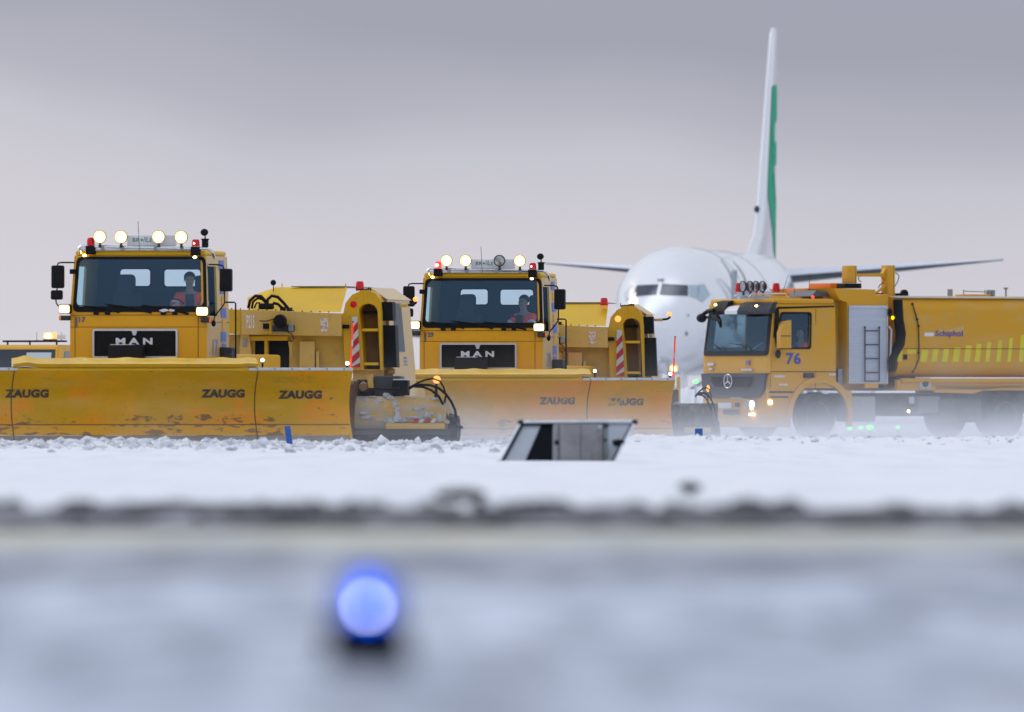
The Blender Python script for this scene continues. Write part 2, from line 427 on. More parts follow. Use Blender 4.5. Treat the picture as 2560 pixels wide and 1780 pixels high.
def snow_z(x, y):
    edge = 60.4 + 4.6 * noise.noise(Vector((x * .8, 3.1, 0))) + 3.6 * noise.noise(Vector((x * 2.1, 12.4, 0)))
    base = fz(y) + sstep(edge - 1.2, edge + 3, y) * .035
    crest = .02 + .14 * sstep(-.8, 1.6, x) + .01 * math.sin(x * .8)
    k = sstep(155, 190, y)
    h = base * (1 - k) + crest * k
    h += .012 * noise.noise(Vector((x * .5, y * .12, 1))) * sstep(60, 70, y)
    rough = sstep(165, 186, y) * (1.15 - .75 * sstep(-.5, 4, x))
    fr = noise.fractal(Vector((x * 2.6, y * 1.3, 5)), 1.0, 2.0, 4)
    h += rough * .030 * fr
    lump = max(0, noise.noise(Vector((x * 5.5, y * 2.0, 8))) - .12)
    h += rough * .14 * lump
    h -= (h + .10) * sstep(196, 201.5, y)
    return h - .05 * (1 - sstep(edge - 2, edge - .6, y))
xs = [-60, -40, -25, -16] + [-12 + .085 * i for i in range(283)] + [16, 25, 40, 60]
ys = [51 + .4 * i for i in range(310)] + [175 + .12 * i for i in range(226)]
sheet('snow_field', xs, snow_z, snow, ys=ys)

# clods thrown up by the ploughs, too many to count
mb = MB()
for i in range(2300):
    left = rnd.random() < .84
    x = rnd.uniform(-10, 0.3) if left else rnd.uniform(-.5, 11)
    y = 198 - abs(rnd.gauss(0, 8.5)); r = rnd.uniform(.014, .052) * (1.5 if left else .7) * (1.5 if rnd.random() < .08 else 1)
    if y < 168: continue
    z = snow_z(x, y)
    mb.ball((x, y, z + r * .25), r, (rnd.uniform(.8, 1.7), rnd.uniform(.8, 1.6), rnd.uniform(.6, 1.1)), 1, .9)
o = mb.build('snow_clods', snow_clump, smooth=False); o['kind'] = 'stuff'
mb = MB()
for i in range(700):
    x = rnd.uniform(-7, 7); y = 57 + rnd.gauss(0, 2.4) + 2.0 * noise.noise(Vector((x * 1.3, 7.7, 0)))
    if y < 50.8 or y > 58.6 or noise.noise(Vector((x * 1.6, 2.2, 4))) < -.22: continue
    r = rnd.uniform(.012, .045); mb.ball((x, y, fz(y) + .01 + r * .3), r, (rnd.uniform(1, 2.4), rnd.uniform(1, 3), rnd.uniform(.5, 1.1)), 1, .9)
o = mb.build('dirt_clods', mat('dark_turf_clod', (.08, .082, .09), .9, var=[(14, .5, .7, (.3, .31, .35), .7)]), smooth=False); o['kind'] = 'stuff'
# dark half-buried stones in the snow
def lump(name, px, py, D, rx, ry, rz, label):
    D = 62.0
    while D < 150 and snow_z((px - 1280) * D / FPX, D) < 1 - (py - HOR) / FPX * D - .034: D += .1
    X = (px - 1280) * D / FPX; z = 1 - (py - HOR) / FPX * D
    o = MB().ball((0, 0, 0), 1, (rx, ry, rz), 3, .25).build(name, mat('dark_wet_stone', (0.008, 0.016, 0.02), .8, spec=.1))
    o.location = (X, D, z); tag(o, label, 'stone')
lump('stone', 1150, 1237, 72, .13, .9, .034, 'long dark flat stone showing through the snow in front of the tilted sign')
lump('stone', 1725, 1218, 82, .065, 1.2, .028, 'small dark stone showing through the snow on the tilted sign\'s far right')

# ---------------------------------------------------------------- people
def person(label, head, torso_dir=1, look=0.0, jacket_tape=True, cap=False):
    """a seated driver: one skinned body from seat to head, arms forward to the wheel; head = world position of the head's centre"""
    root = thing('person', label, 'person', head, look)
    # coordinates relative to the head centre, facing -y
    V = [((0, .06, -.74), .15), ((0, .06, -.58), .145), ((0, .05, -.42), .165), ((0, .04, -.27), .155), ((0, .02, -.18), .065), ((0, 0, -.11), .058),
         ((0, -.005, -.05), .075), ((0, 0, .03), .092), ((0, .01, .085), .075),
         ((0, -.10, -.02), .012),
         ((-.19, .04, -.27), .07), ((-.27, -.10, -.44), .055), ((-.19, -.33, -.50), .042), ((-.14, -.42, -.46), .034),
         ((.19, .04, -.27), .07), ((.27, -.10, -.44), .055), ((.19, -.33, -.50), .042), ((.14, -.42, -.46), .034),
         ((-.11, -.10, -.76), .09), ((-.14, -.48, -.74), .075), ((-.14, -.55, -1.1), .05), ((.11, -.10, -.76), .09), ((.14, -.48, -.74), .075), ((.14, -.55, -1.1), .05)]
    E = [(0, 1), (1, 2), (2, 3), (3, 4), (4, 5), (5, 6), (6, 7), (7, 8), (6, 9), (3, 10), (10, 11), (11, 12), (12, 13), (3, 14), (14, 15), (15, 16), (16, 17),
         (0, 18), (18, 19), (19, 20), (0, 21), (21, 22), (22, 23)]
    for sx in (-1, 1):   # short fingers closing on the wheel
        h = 13 if sx < 0 else 17
        for k in range(4):
            b = len(V); V.append(((sx * (.13 - .012 * k), -.455, -.485 + .02 * k), .010)); V.append(((sx * (.115 - .012 * k), -.48, -.46 + .02 * k), .009)); E += [(h, b), (b, b + 1)]
    def skinned(name, V, E, m, lv=2):
        me = bpy.data.meshes.new(name); me.from_pydata([v[0] for v in V], E, []); me.update()
        ob = bpy.data.objects.new('tmp_skin', me); COL.objects.link(ob)
        ob.modifiers.new('s', 'SKIN'); ob.modifiers.new('u', 'SUBSURF').levels = lv
        for i, v in enumerate(V): me.skin_vertices[0].data[i].radius = (v[1], v[1])
        me.skin_vertices[0].data[0].use_root = True
        dg = bpy.context.evaluated_depsgraph_get(); dg.update()
        m2 = bpy.data.meshes.new_from_object(ob.evaluated_get(dg), depsgraph=dg)
        bpy.data.objects.remove(ob); m2.materials.clear(); m2.materials.append(m); m2.shade_smooth(); m2.name = name
        o = bpy.data.objects.new(name, m2); COL.objects.link(o); o.parent = root; return o
    skinned('body', V, E, skin_m)
    # jacket over torso and arms
    J = [((0, .06, -.74), .168), ((0, .06, -.58), .162), ((0, .05, -.42), .182), ((0, .04, -.29), .165),
         ((-.19, .04, -.27), .085), ((-.27, -.10, -.44), .070), ((-.20, -.30, -.50), .056), ((.19, .04, -.27), .085), ((.27, -.10, -.44), .070), ((.20, -.30, -.50), .056)]
    jk = skinned('jacket', J, [(0, 1), (1, 2), (2, 3), (3, 4), (4, 5), (5, 6), (3, 7), (7, 8), (8, 9)], hivis)
    MB().box(-.075, .075, -.165, -.10, -.74, -.24, .02).build('shirt', shirt_m, root)
    for sx in (-1, 1):
        MB().tube([(sx * .245, -.05, -.39), (sx * .262, -.085, -.425)], [.086, .080], 14).build('reflective_band', reflect, jk)
        MB().tube([(sx * .235, -.19, -.47), (sx * .222, -.235, -.482)], [.074, .070], 14).build('reflective_band', reflect, jk)
        MB().ball((sx * .034, -.083, .012), .011, (1.3, .6, .8), 1).build('eye', hair_m, root)
        MB().ball((sx * .094, .0, -.005), .022, (.4, .7, 1.3), 1).build('ear', skin_m, root)
    MB().box(-.03, .03, -.090, -.082, -.062, -.054).build('mouth', mat('lips', (.25, .1, .09), .6), root)
    hr = MB().ball((0, .025, .055), .108, (.93, 1.02, .90), 3)
    bmesh.ops.bisect_plane(hr.bm, geom=hr.bm.verts[:] + hr.bm.edges[:] + hr.bm.faces[:], plane_co=(0, -.02, .055), plane_no=(0, -.75, -.66), clear_outer=True)
    hr.build('cap' if cap else 'hair', hair_m, root)
    return root

# ---------------------------------------------------------------- MAN plough trucks
T1 = Frame(346, 205, 0.0, 9)
q1 = lambda x, y: (.2757 * x, 520 + .2757 * y)            # a detail view's pixels -> the photograph's
def t1(x, y, dep=0.0): return T1.f(*q1(x, y), dep)

def cab_warp(x, y, z):
    k = max(0, (z - 2.25) / 1.05)
    return (x * (1 - .045 * k), y + .16 * k * max(0, 1 - y / 1.9), z)

def lamp_round(parent, c, r, lit, name='work_lamp'):
    h = MB().lathe([(r * .25, .09), (r * .7, .07), (r, .02), (r, -.01), (r * .88, -.015), (r * .86, 0.0)], c, 'y', 24).build(name, darkgrey, parent)
    MB().lathe([(0.001, -.012), (r * .5, -.010), (r * .84, -.004), (r * .84, .01), (.001, .01)], c, 'y', 24).build('lens', lamp_warm if lit else lamp_off, h)
    if lit: MB().lathe([(.001, -.020), (r * .45, -.018), (r * .62, -.013), (r * .62, -.011), (.001, -.011)], (c[0] + r * .06, c[1], c[2] - r * .08), 'y', 20).build('bulb_glare', lamp_on, h)
    if lit: MB().lathe([(r * .80, -.0135), (r * .93, -.018), (r * .93, -.004), (r * .80, -.004)], c, 'y', 24).build('reflector_ring', lamp_edge, h)
    MB().cyl((c[0], c[1] + .02, c[2] - r * .95), (c[0], c[1] + .02, c[2] - r - .07), .02, .028, 8).build('bracket', darkgrey, h)
    return h

def beacon(parent, x, y, z, w, h, lit, dark=True):
    if dark: MB().box(x - w * .62, x + w * .62, y - .06, y + .06, z - .16, z - .004, .015).build('beacon_mount', black, parent)
    b = MB().lathe([(w * .5, 0), (w * .52, .02), (w * .47, h * .8), (w * .36, h), (.001, h)], (x, y, z), 'z', 16).build('beacon', red_lit if lit == 2 else red_lens, parent)
    if lit: MB().ball((x - w * .12, y - w * .47, z + h * .42), w * (.26 if lit == 2 else .14), (1, .4, 1), 2).build('beacon_bulb', hot_spot, b)
    return b

def plough_prof(z):          # concave moldboard: y of the face at height z
    t = (z - .08) / 1.25
    return -.02 + .46 * math.sin(math.pi * min(1, max(0, t * .93 + .04))) - .30 * max(0, t - .62) ** 1.3

def make_truck(fr, label, num, lamps, beacons, worn, group):
    root = fr.root('plough_truck', label, 'truck', group)
    A = lambda m: m        # readability
    W = 1.19
    # --- cab shell
    zt = t1(0, 395)[1]; zws_t = t1(0, 440)[1]; zws_b = t1(0, 945)[1]
    s = MB(); s.warp = cab_warp
    s.panel(-W, W, 1.0, zt - .07, 0, .05, [(-1.10, 1.10, zws_b + .02, zws_t - .02)])
    s.build('cab_front', paint, root)
    s = MB(); s.warp = cab_warp
    s.panel(.05, 2.1, 1.0, zt - .07, W - .04, W, [(.16, 1.02, 2.2, 3.05)], 'x')
    s.build('cab_side', paint_tan, root)
    s = MB(); s.warp = cab_warp
    s.panel(.05, 2.1, 1.0, zt - .07, -W, -W + .04, [(.16, 1.02, 2.2, 3.05)], 'x')
    s.build('cab_side', paint_tan, root)
    hx = []
    for (a, b) in (((1075, 550), (1365, 712)), ((1487, 553), (1835, 715))):
        p = t1(*a, 2.1); q = t1(*b, 2.1); hx.append((p[0], q[0], q[1], p[1]))
    s = MB(); s.warp = cab_warp
    s.panel(-W, W, 1.0, zt - .07, 2.1, 2.14, hx)
    bk = s.build('cab_back', cabin_in, root)
    for h in hx:
        s = MB(); s.warp = cab_warp
        s.prism(rrect(h[0] - .01, h[1] + .01, h[2] - .01, h[3] + .01, .05), 2.115, 2.12, 'y').build('rear_window', clear_glass, bk)
        s = MB(); s.warp = cab_warp
        s.ring(rrect(h[0] - .02, h[1] + .02, h[2] - .02, h[3] + .02, .04), rrect(h[0] + .012, h[1] - .012, h[2] + .012, h[3] - .012, .05), 2.09, 2.1, 'y').build('window_seal', black, bk)
    s = MB(); s.warp = cab_warp
    s.box(-W + .04, W - .04, .05, 2.1, 1.0, 1.05); s.build('cab_floor', cabin_in, root)
    s = MB(); s.warp = cab_warp
    s.box(-W, W, 0, 2.14, zt - .07, zt + .02, .045); s.build('cab_roof', paint_olive, root)
    s = MB(); s.warp = cab_warp
    s.box(-W + .05, W - .05, .12, 2.09, zt - .10, zt - .075).build('cab_ceiling', cabin_in, root)
    # windscreen and its black surround
    a = t1(655, 440); b = t1(1880, 948)
    ox0, ox1 = a[0] + .005, b[0] - .005
    s = MB(); s.warp = cab_warp
    ws = s.ring(rrect(ox0, ox1, zws_b, zws_t, .10), rrect(ox0 + .055, ox1 - .055, zws_b + .10, zws_t - .045, .09), -.012, .02, 'y').build('windscreen_seal', black, root)
    s = MB(); s.warp = cab_warp
    s.prism(rrect(ox0 + .05, ox1 - .05, zws_b + .095, zws_t - .04, .09), .004, .009, 'y').build('windscreen', glass, root)
    # dashboard, seats, wheel
    s = MB(); s.box(-1.1, 1.1, .14, .5, 1.9, 2.36, .08).build('dashboard', cabin_in, root)
    for xx in (-.45, .62):
        st = MB(); st.box(xx - .25, xx + .25, 1.25, 1.5, 1.6, 2.62, .09); st.build('seat', seat_m, root)
    MB().box(-.62, -.30, 1.24, 1.4, 2.55, 2.92, .07).build('headrest', seat_m, root)
    MB().box(.72, .96, 1.34, 1.45, 2.6, 2.9, .05).build('headrest', seat_m, root)
    MB().tube([(.50 + .2 * math.cos(k * math.pi / 10), .56 + .06 * math.sin(k * math.pi / 10), 2.34 + .15 * math.sin(k * math.pi / 10)) for k in range(20)], .014, 8, True).build('steering_wheel', black, root)
    # side window glass, pillar checks, side number
    for sx in (1, -1):
        s = MB(); s.warp = cab_warp
        s.box(sx * (W - .025), sx * (W - .015), .15, 1.03, 2.19, 3.06).build('door_window', glass, root)
    ck = MB(); ck.warp = cab_warp; oc = MB(); oc.warp = cab_warp
    for k in range(9):
        z = 1.35 + k * .205
        (ck if k % 2 == 0 or k < 3 else oc).box(W + .004, W + .008, 1.32 + .1 * (k % 2), 1.80, z, z + .17)
    ck.build('check_stripe_pattern', blue_check, root)
    oc.build('check_stripe_pattern', paint, root)
    text('side_number', num, (.55, 1.05, 1.52, 1.80), mat('pale_blue_letter', (.18, .24, .5), .5), root, W + .006, 'x', .02)
    dl = MB(); dl.warp = cab_warp
    for yy in (.12, 1.22): dl.box(W + .001, W + .004, yy, yy + .012, 1.1, 3.1)
    dl.box(W + .001, W + .004, .05, 2.1, 2.09, 2.10).build('door_seam', black, root)
    # seams on the front
    s = MB()
    z1, z2 = t1(0, 972)[1], t1(0, 1080)[1]
    s.box(-W + .0, W, -.003, 0, z1 - .004, z1 + .004); s.box(-W + .0, W, -.003, 0, z2 - .003, z2 + .003)
    for xx in (t1(680, 0)[0], t1(1797, 0)[0]): s.box(xx - .004, xx + .004, -.0035, 0, 1.35, z1 - .004)
    s.build('panel_seam', mat('seam_dark', (.08, .04, .01), .8), root)
    # grille
    x0, z1 = t1(842, 1097); x1, z0 = t1(1615, 1362)
    g = MB().box(x0 + .02, x1 - .02, -.015, .0, z0 + .02, z1 - .02).build('grille', black, root)
    sl = MB()
    for k in range(8): sl.box(x0 + .045, x1 - .045, -.022, -.0155, z0 + .05 + k * .055, z0 + .065 + k * .055)
    sl.build('grille_slats', mat('grille_slat', (.012, .012, .015), .6, spec=.15), g)
    MB().ring(rrect(x0, x1, z0, z1, .04), rrect(x0 + .032, x1 - .032, z0 + .032, z1 - .032, .02), -.05, 0, 'y').build('grille_frame', silver, g)
    a = t1(1195, 1108); b = t1(1250, 1155)
    MB().prism([(a[0], a[1]), (b[0], a[1]), (b[0] - .03, b[1]), (a[0] + .03, b[1])], -.045, -.023, 'y').build('grille_emblem', silver, g)
    a = t1(1055, 1178); b = t1(1388, 1238)
    for ch, (u0, u1) in zip('MAN', ((0, .26), (.345, .645), (.74, 1.0))):
        w = b[0] - a[0]
        text('grille_letter', ch, (a[0] + w * u0, a[0] + w * u1, b[1], a[1]), letter_white, g, -.052, 'y', .045)
    a = t1(1010, 1243); b = t1(1325, 1370)
    MB().box(a[0], b[0], -.34, -.06, b[1] - .1, a[1], .03).build('hydraulic_box', mat('black_box', (.012, .013, .017), .6, spec=.2), root)
    MB().box(a[0] + .04, b[0] - .18, -.33, -.08, a[1] + .001, a[1] + .012, .004).build('snow_on_box', snow, root)
    # unit number on the front
    a = t1(715, 987); b = t1(777, 1038)
    text('front_number', num, (a[0], b[0], b[1], a[1]), letter_greyblue, root, -.006, 'y', .05)
    s = MB(); a = t1(686, 990); b = t1(704, 1085)
    for k in range(9):
        z = b[1] + (a[1] - b[1]) * k / 9; s.box(a[0], b[0] - (.01 if k % 2 else 0), -.006, -.0035, z, z + .022)
    s.build('serial_plate', letter_greyblue, root)
    # headlights at the foot of the windscreen
    for (ax, ay, bx, by) in ((545, 872, 655, 960), (1790, 893, 1908, 982)):
        x0, z1 = t1(ax, ay); x1, z0 = t1(bx, by)
        h = MB().box(x0, x1, -.16, .0, z0, z1, .03).build('headlight', black, root)
        MB().prism(rrect(x0 + .018, x1 - .018, z0 + .018, z1 - .018, .03), -.168, -.155, 'y').build('lens', lamp_on, h)
        MB().ring(rrect(x0 + .014, x1 - .014, z0 + .014, z1 - .014, .03), rrect(x0 + .03, x1 - .03, z0 + .03, z1 - .03, .03), -.172, -.169, 'y').build('reflector_ring', lamp_edge, h)
    for (ax, ay, bx, by, sx) in ((545, 975, 645, 1020, -1), (1828, 990, 1925, 1040, 1)):
        x0, z1 = t1(ax, ay); x1, z0 = t1(bx, by)
        i = MB().box(x0, x1, -.11, .0, z0, z1, .02).build('indicator', darkgrey, root)
        c = x0 if sx < 0 else x1
        MB().box(c - .035 * (1 if sx > 0 else -.0), c + .035 * (0 if sx > 0 else 1), -.118, -.02, z0 + .008, z1 - .008, .008).build('lens', amber, i)
    # mirrors
    x0, z1 = t1(470, 520, -.1); x1, z0 = t1(580, 728, -.1)
    m_ = MB().box(x0, x1, -.18, -.02, z0, z1, .03).build('mirror', black, root)
    x2, z3 = t1(465, 745, -.1); x3, z2 = t1(566, 832, -.1)
    MB().box(x2, x3, -.18, -.02, z2, z3, .03).build('mirror', black, root)
    p = [t1(*k, -.08) for k in ((672, 494), (560, 494), (527, 500), (520, 525))]
    MB().tube([(u, -.08 + (.06 if i == 0 else 0), w) for i, (u, w) in enumerate(p)], .013, 8).build('mirror_arm', black, root)
    p = [t1(*k, -.08) for k in ((518, 728), (516, 745))]; MB().tube([(u, -.08, w) for u, w in p], .012, 8).build('mirror_arm', black, root)
    p = [t1(*k, -.08) for k in ((507, 832), (510, 862), (528, 888), (555, 900))]
    MB().tube([(u, -.08, w) for u, w in p], .012, 8).build('mirror_arm', black, root)
    x0, z1 = t1(1995, 550, .1); x1, z0 = t1(2105, 757, .1)
    MB().box(x0, x1, .02, .18, z0, z1, .03).build('mirror', black, root)
    p = [t1(*k, .1) for k in ((1890, 512), (1990, 515), (2022, 525), (2032, 555))]
    MB().tube([(u, .1, w) for u, w in p], .013, 8).build('mirror_arm', black, root)
    p = [t1(*k, .1) for k in ((2035, 757), (2037, 860), (2015, 895), (1945, 985), (1937, 1030))]
    MB().tube([(u, .1, w) for u, w in p], .012, 8).build('mirror_arm', black, root)
    u, w = t1(1937, 1045, .1); MB().ball((u, .1, w), .04, (1, 1, 1.5), 2).build('mirror_joint', black, root)
    # roof bar
    p = [t1(*k) for k in ((718, 412), (718, 360), (735, 345), (1300, 358), (1870, 368), (1905, 378), (1928, 405), (1932, 455))]
    MB().tube([(u, .02 + (.12 if i in (0, 7) else 0), w) for i, (u, w) in enumerate(p)], .026, 10).build('roof_bar', chrome, root)
    MB().box(-W + .15, W - .15, .02, .32, zt + .012, zt + .05, .012).build('roof_shelf', silver, root)
    s = MB()
    for k in (930, 1110, 1410, 1650): u, w = t1(k, 365); s.box(u - .03, u + .03, -.012, .03, w - .035, w + .03, .006)
    s.build('lamp_bar_trim', grey, root)
    for k, (xx, yy) in enumerate(((905, 262), (1097, 262), (1438, 262), (1643, 264))):
        u, w = t1(xx, yy, -.03); lamp_round(root, (u, -.03, w), .112, lamps[k])
    u, w = t1(823, 338, .05); beacon(root, u, .05, w, .135, .13, beacons[0])
    u, w = t1(1775, 348, .05); beacon(root, u, .05, w, .135, .12, beacons[1])
    x0, z1 = t1(1150, 245, .12); x1, z0 = t1(1590, 345, .12)
    sg = MB().box(x0, x1, .12, .26, z0, z1, .02).build('roof_sign', mat('roof_sign_white', (.86, .87, .86), .4), root)
    a = t1(1203, 272, .12); b = t1(1268, 308, .12); text('sign_lettering', 'BR', (a[0], b[0], b[1], a[1]), letter_greyblue, sg, .115, 'y', .01)
    u, w = t1(1285, 290, .115); MB().lathe([(.001, -.003), (.021, -.003), (.021, .004), (.001, .004)], (u, .115, w), 'y', 14).build('green_dot', green_p, sg)
    a = t1(1300, 262, .12); b = t1(1350, 310, .12); text('sign_lettering', '/iL', (a[0], b[0], b[1], a[1]), letter_greyblue, sg, .115, 'y', .01)
    a = t1(1356, 275, .12); b = t1(1380, 308, .12); text('sign_lettering', 'E', (a[0], b[0], b[1], a[1]), green_p, sg, .115, 'y', .01)
    u, w = t1(1253, 120, 0); u2, w2 = t1(1266, 375, 0); MB().tube([(u2, -.01, w2 - .02), (u, -.01, w)], .0045, 6).build('antenna', black, root)
    u, w = t1(1853, 220, .1); bm_ = MB().ball((u, .1, w), .068, (1, .6, .9), 3).build('round_mirror', black, root)
    u, w = t1(1860, 355, .1); MB().lathe([(.058, 0), (.058, .12), (.07, .125), (.07, .145), (.012, .15), (.012, .2)], (u, .1, w), 'z', 16).build('mirror_post', black, root)
    for k in ((765, 430), (1765, 445)):
        u, w = t1(*k, .1); MB().ball((u, .118, w), .026, (1.3, 1, .8), 2).build('marker_light', amber_hot, root)
    # wipers
    for (a, b, c) in (((890, 900), (1085, 945), (700, 880)), ((1180, 900), (1375, 950), (950, 868)), ((1480, 905), (1710, 960), (1280, 880))):
        u0, w0 = t1(*b); u1, w1 = t1(*a); u2, w2 = t1(*c)
        MB().tube([(u0, -.02, w0), (u1, -.035, w1), (u2, -.02, w2)], [.022, .014, .006], 6).build('wiper', black, root)
    for xx in (920, 1530):
        x0, z1 = t1(xx - 70, 930); x1, z0 = t1(xx + 80, 968)
        s = MB(); s.box(x0, x0 + .09, -.05, -.002, z0, z1, .01); s.box(x1 - .09, x1, -.05, -.002, z0, z1, .01); s.box(x0 + .02, x1 - .02, -.045, -.003, z1 - .03, z1 + .008, .006)
        s.build('wiper_mount', black, root)
    u, w = t1(1530, 930); 
    if num == '17': MB().ball((u - .07, -.06, w), .055, (1.3, .6, .5), 2, .5).ball((u + .06, -.06, w), .045, (1.3, .6, .5), 2, .5).build('snow_on_wiper', snow, root)
    MB().box(*[t1(645, 0)[0] - .02, t1(690, 0)[0]], -.04, .02, t1(0, 600)[1], t1(0, 555)[1], .012).build('camera_pod', black, root)
    # step box and hand rail beside the cab
    x0, z1 = t1(1960, 1262, 1.2); x1, z0 = t1(2110, 1380, 1.2)
    MB().box(x0, x1, 1.2, 1.6, z0 - .2, z1, .05).build('air_intake', darkgrey, root)
    p = [t1(*k, 1.4) for k in ((2045, 855), (2125, 855), (2137, 865), (2137, 1400))]
    MB().tube([(u, 1.4, w) for u, w in p], .014, 8).build('hand_rail', black, root)
    # chassis and wheels, hidden by the plough from here
    MB().box(-.45, .45, .1, 7.6, .62, .98, .02).build('chassis', black, root)
    MB().box(-1.15, 1.15, 2.5, 7.4, .99, 1.55, .04).build('load_bed', paint, root)
    for yy in (1.25, 5.6, 6.9):
        for sx in (-1, 1):
            w = MB().lathe([(.28, -.15), (.46, -.15), (.52, -.1), (.52, .1), (.46, .15), (.28, .15)], (sx * 1.02, yy, .53), 'x', 28).build('wheel', rubber, root)
            MB().lathe([(.001, -.1), (.27, -.12), (.28, .12), (.001, .1)], (sx * 1.02, yy, .53), 'x', 20).build('rim', steel, w)
    # ------------------------------------------------------------ plough
    PY = -1.75
    pl_o = Vector((.27, PY, 0)); pyaw = R(9 + 10)         # turned back to face almost straight ahead
    P1 = Frame(346, 205, 0, 9)
    base = MB()
    nx = 40; nz = 22; X0, X1 = -3.74, 3.74
    xs_ = [X0 + (X1 - X0) * i / nx for i in range(nx + 1)]
    zs_ = [.52 + (1.26 - .52) * j / nz for j in range(nz + 1)]
    def grid(mb_, xs_, zs_, off=0.0, th=.03):
        vs = []
        for side in (0, 1):
            for z in zs_:
                for x in xs_: vs.append((x, plough_prof(z) + off + side * th, z))
        n = len(xs_); m = len(zs_); fs = []
        for j in range(m - 1):
            for i in range(n - 1):
                a = j * n + i; fs.append((a, a + 1, a + n + 1, a + n)); b = a + n * m; fs.append((b, b + n, b + n + 1, b + 1))
        for i in range(n - 1):
            fs.append((i, i + n * m, i + 1 + n * m, i + 1)); a = (m - 1) * n + i; fs.append((a, a + 1, a + 1 + n * m, a + n * m))
        for j in range(m - 1):
            a = j * n; fs.append((a, a + n, a + n + n * m, a + n * m)); a = j * n + n - 1; fs.append((a, a + n * m, a + n + n * m, a + n))
        mb_._faces(vs, fs)
    grid(base, xs_, zs_)
    plough = base.build('snow_plough', paint_plough, root)
    plough.location = pl_o; plough.rotation_euler = (0, 0, pyaw)
    s = MB(); grid(s, xs_, [.35 + .17 * j / 5 for j in range(6)]); s.build('scuffed_band', paint_scuff, plough)
    s = MB(); grid(s, xs_, [.165, .2, .25, .3, .343]); s.build('lower_moldboard', paint_blade_low, plough)
    s = MB(); grid(s, xs_, [-.06, .02, .08, .16], .012); s.build('cutting_edge', steel, plough)
    s = MB(); s.box(X0, X1, plough_prof(.345) - .012, plough_prof(.345) + .02, .336, .352).build('weld_strip', mat('weld_brown', (.16, .09, .04), .7), plough)
    # grey top rails on the wings
    yr = plough_prof(1.26)
    for (a, b) in ((X0, -2.0), (1.95, X1)):
        rl = MB().box(a, b, yr - .05, yr + .03, 1.262, 1.312, .008).build('top_rail', silver, plough)
        bl = MB()
        for k in range(6): xx = a + .15 + k * (b - a - .3) / 5; bl.lathe([(.001, -.06), (.012, -.06), (.012, -.045), (.001, -.045)], (xx, yr, 1.288), 'y', 8)
        bl.build('rail_bolts', darkgrey, rl)
    # flared yellow deflector lip over the middle
    def lip_h(x): return .0 + .02 * sum(math.exp(-((x - c) / .13) ** 2) for c in (-.9, -.12, .62, 1.5))
    s = MB(); n = 60; vs = []; fs = []
    pr = [(yr + .02, 1.30), (yr - .10, 1.335), (yr - .17, 1.36), (yr - .19, 1.375), (yr - .17, 1.395), (yr - .06, 1.42), (yr + .04, 1.47), (yr + .07, 1.46), (yr + .05, 1.30)]
    for i in range(n + 1):
        x = -2.09 + 4.18 * i / n
        for j, (y_, z_) in enumerate(pr):
            e_ = .05 * math.exp(-((x + 1.86) / .12) ** 2) + .02 * math.exp(-((x - 1.95) / .1) ** 2)
            vs.append((x, y_, z_ + (lip_h(x) + e_ if j in (5, 6, 7) else e_ * .5)))
    m_ = len(pr)
    for i in range(n):
        for j in range(m_):
            k = (j + 1) % m_; fs.append((i * m_ + j, i * m_ + k, (i + 1) * m_ + k, (i + 1) * m_ + j))
    fs += [tuple(range(m_)), tuple(range(n * m_ + m_ - 1, n * m_ - 1, -1))]
    s._faces(vs, fs); lip = s.build('deflector_lip', lip_paint, plough)
    MB().box(-2.08, 2.08, yr - .012, yr + .02, 1.262, 1.30).build('lip_base', paint_olive, plough)
    # the seams between the blade's sections
    for xx in (-2.05, 2.12):
        s = MB()
        pts = [(xx, plough_prof(.08 + k * .06) - .002, .08 + k * .06) for k in range(21)]
        s.tube(pts, .010, 6).build('blade_seam', mat('seam_brown', (.14, .09, .03), .8), plough)
    for xx in (X0 + .01, X1 - .01):
        s = MB(); poly = [(plough_prof(z) - .005, z) for z in [.0 + k * .063 for k in range(21)]] + [(.45, 1.26), (.5, .0)]
        s.prism(poly, xx - .02, xx + .02, 'x').build('end_plate', paint_plough, plough)
    s = MB()
    for xx in (-2.6, -1.2, 0, 1.2, 2.6): s.box(xx - .04, xx + .04, .52, .66, .1, 1.2)
    s.box(-3.5, 3.5, .54, .66, .55, .75); s.build('back_ribs', paint_flat, plough)
    s = MB(); s.box(-.5, -.35, .62, 1.8, .5, .66); s.box(.35, .5, .62, 1.8, .5, .66); s.build('push_arms', black, plough)
    # lettering
    def mp(u, w): return (u, plough_prof(w) - .008, w)
    zb, zt2 = .80, .945
    Lw = .75
    cs = (('ZAUGG', -1.79), ('ZAUGG', 1.57), ('ZAUGG', 2.90)) if not worn else (('ZAUGG', 1.53), ('ZAUGG', 2.86))
    for k, (tx, cx) in enumerate(cs):
        lo = zb - (.02 if cx > 2 else 0)
        # letters are cut into bands so that they follow the curve of the blade
        w_ = .75 * (1.0 if not worn else .92)
        text('plough_lettering', tx, (cx - w_ / 2, cx + w_ / 2, lo, lo + .145), letter_worn if worn else letter_dark, plough, 0, bold=.06, mapf=mp)
    if not worn: text('ghost_lettering', 'ZAUGG', (2.40, 3.10, 1.05, 1.15), letter_ghost, plough, 0, bold=.03, flip=True, mapf=mp)
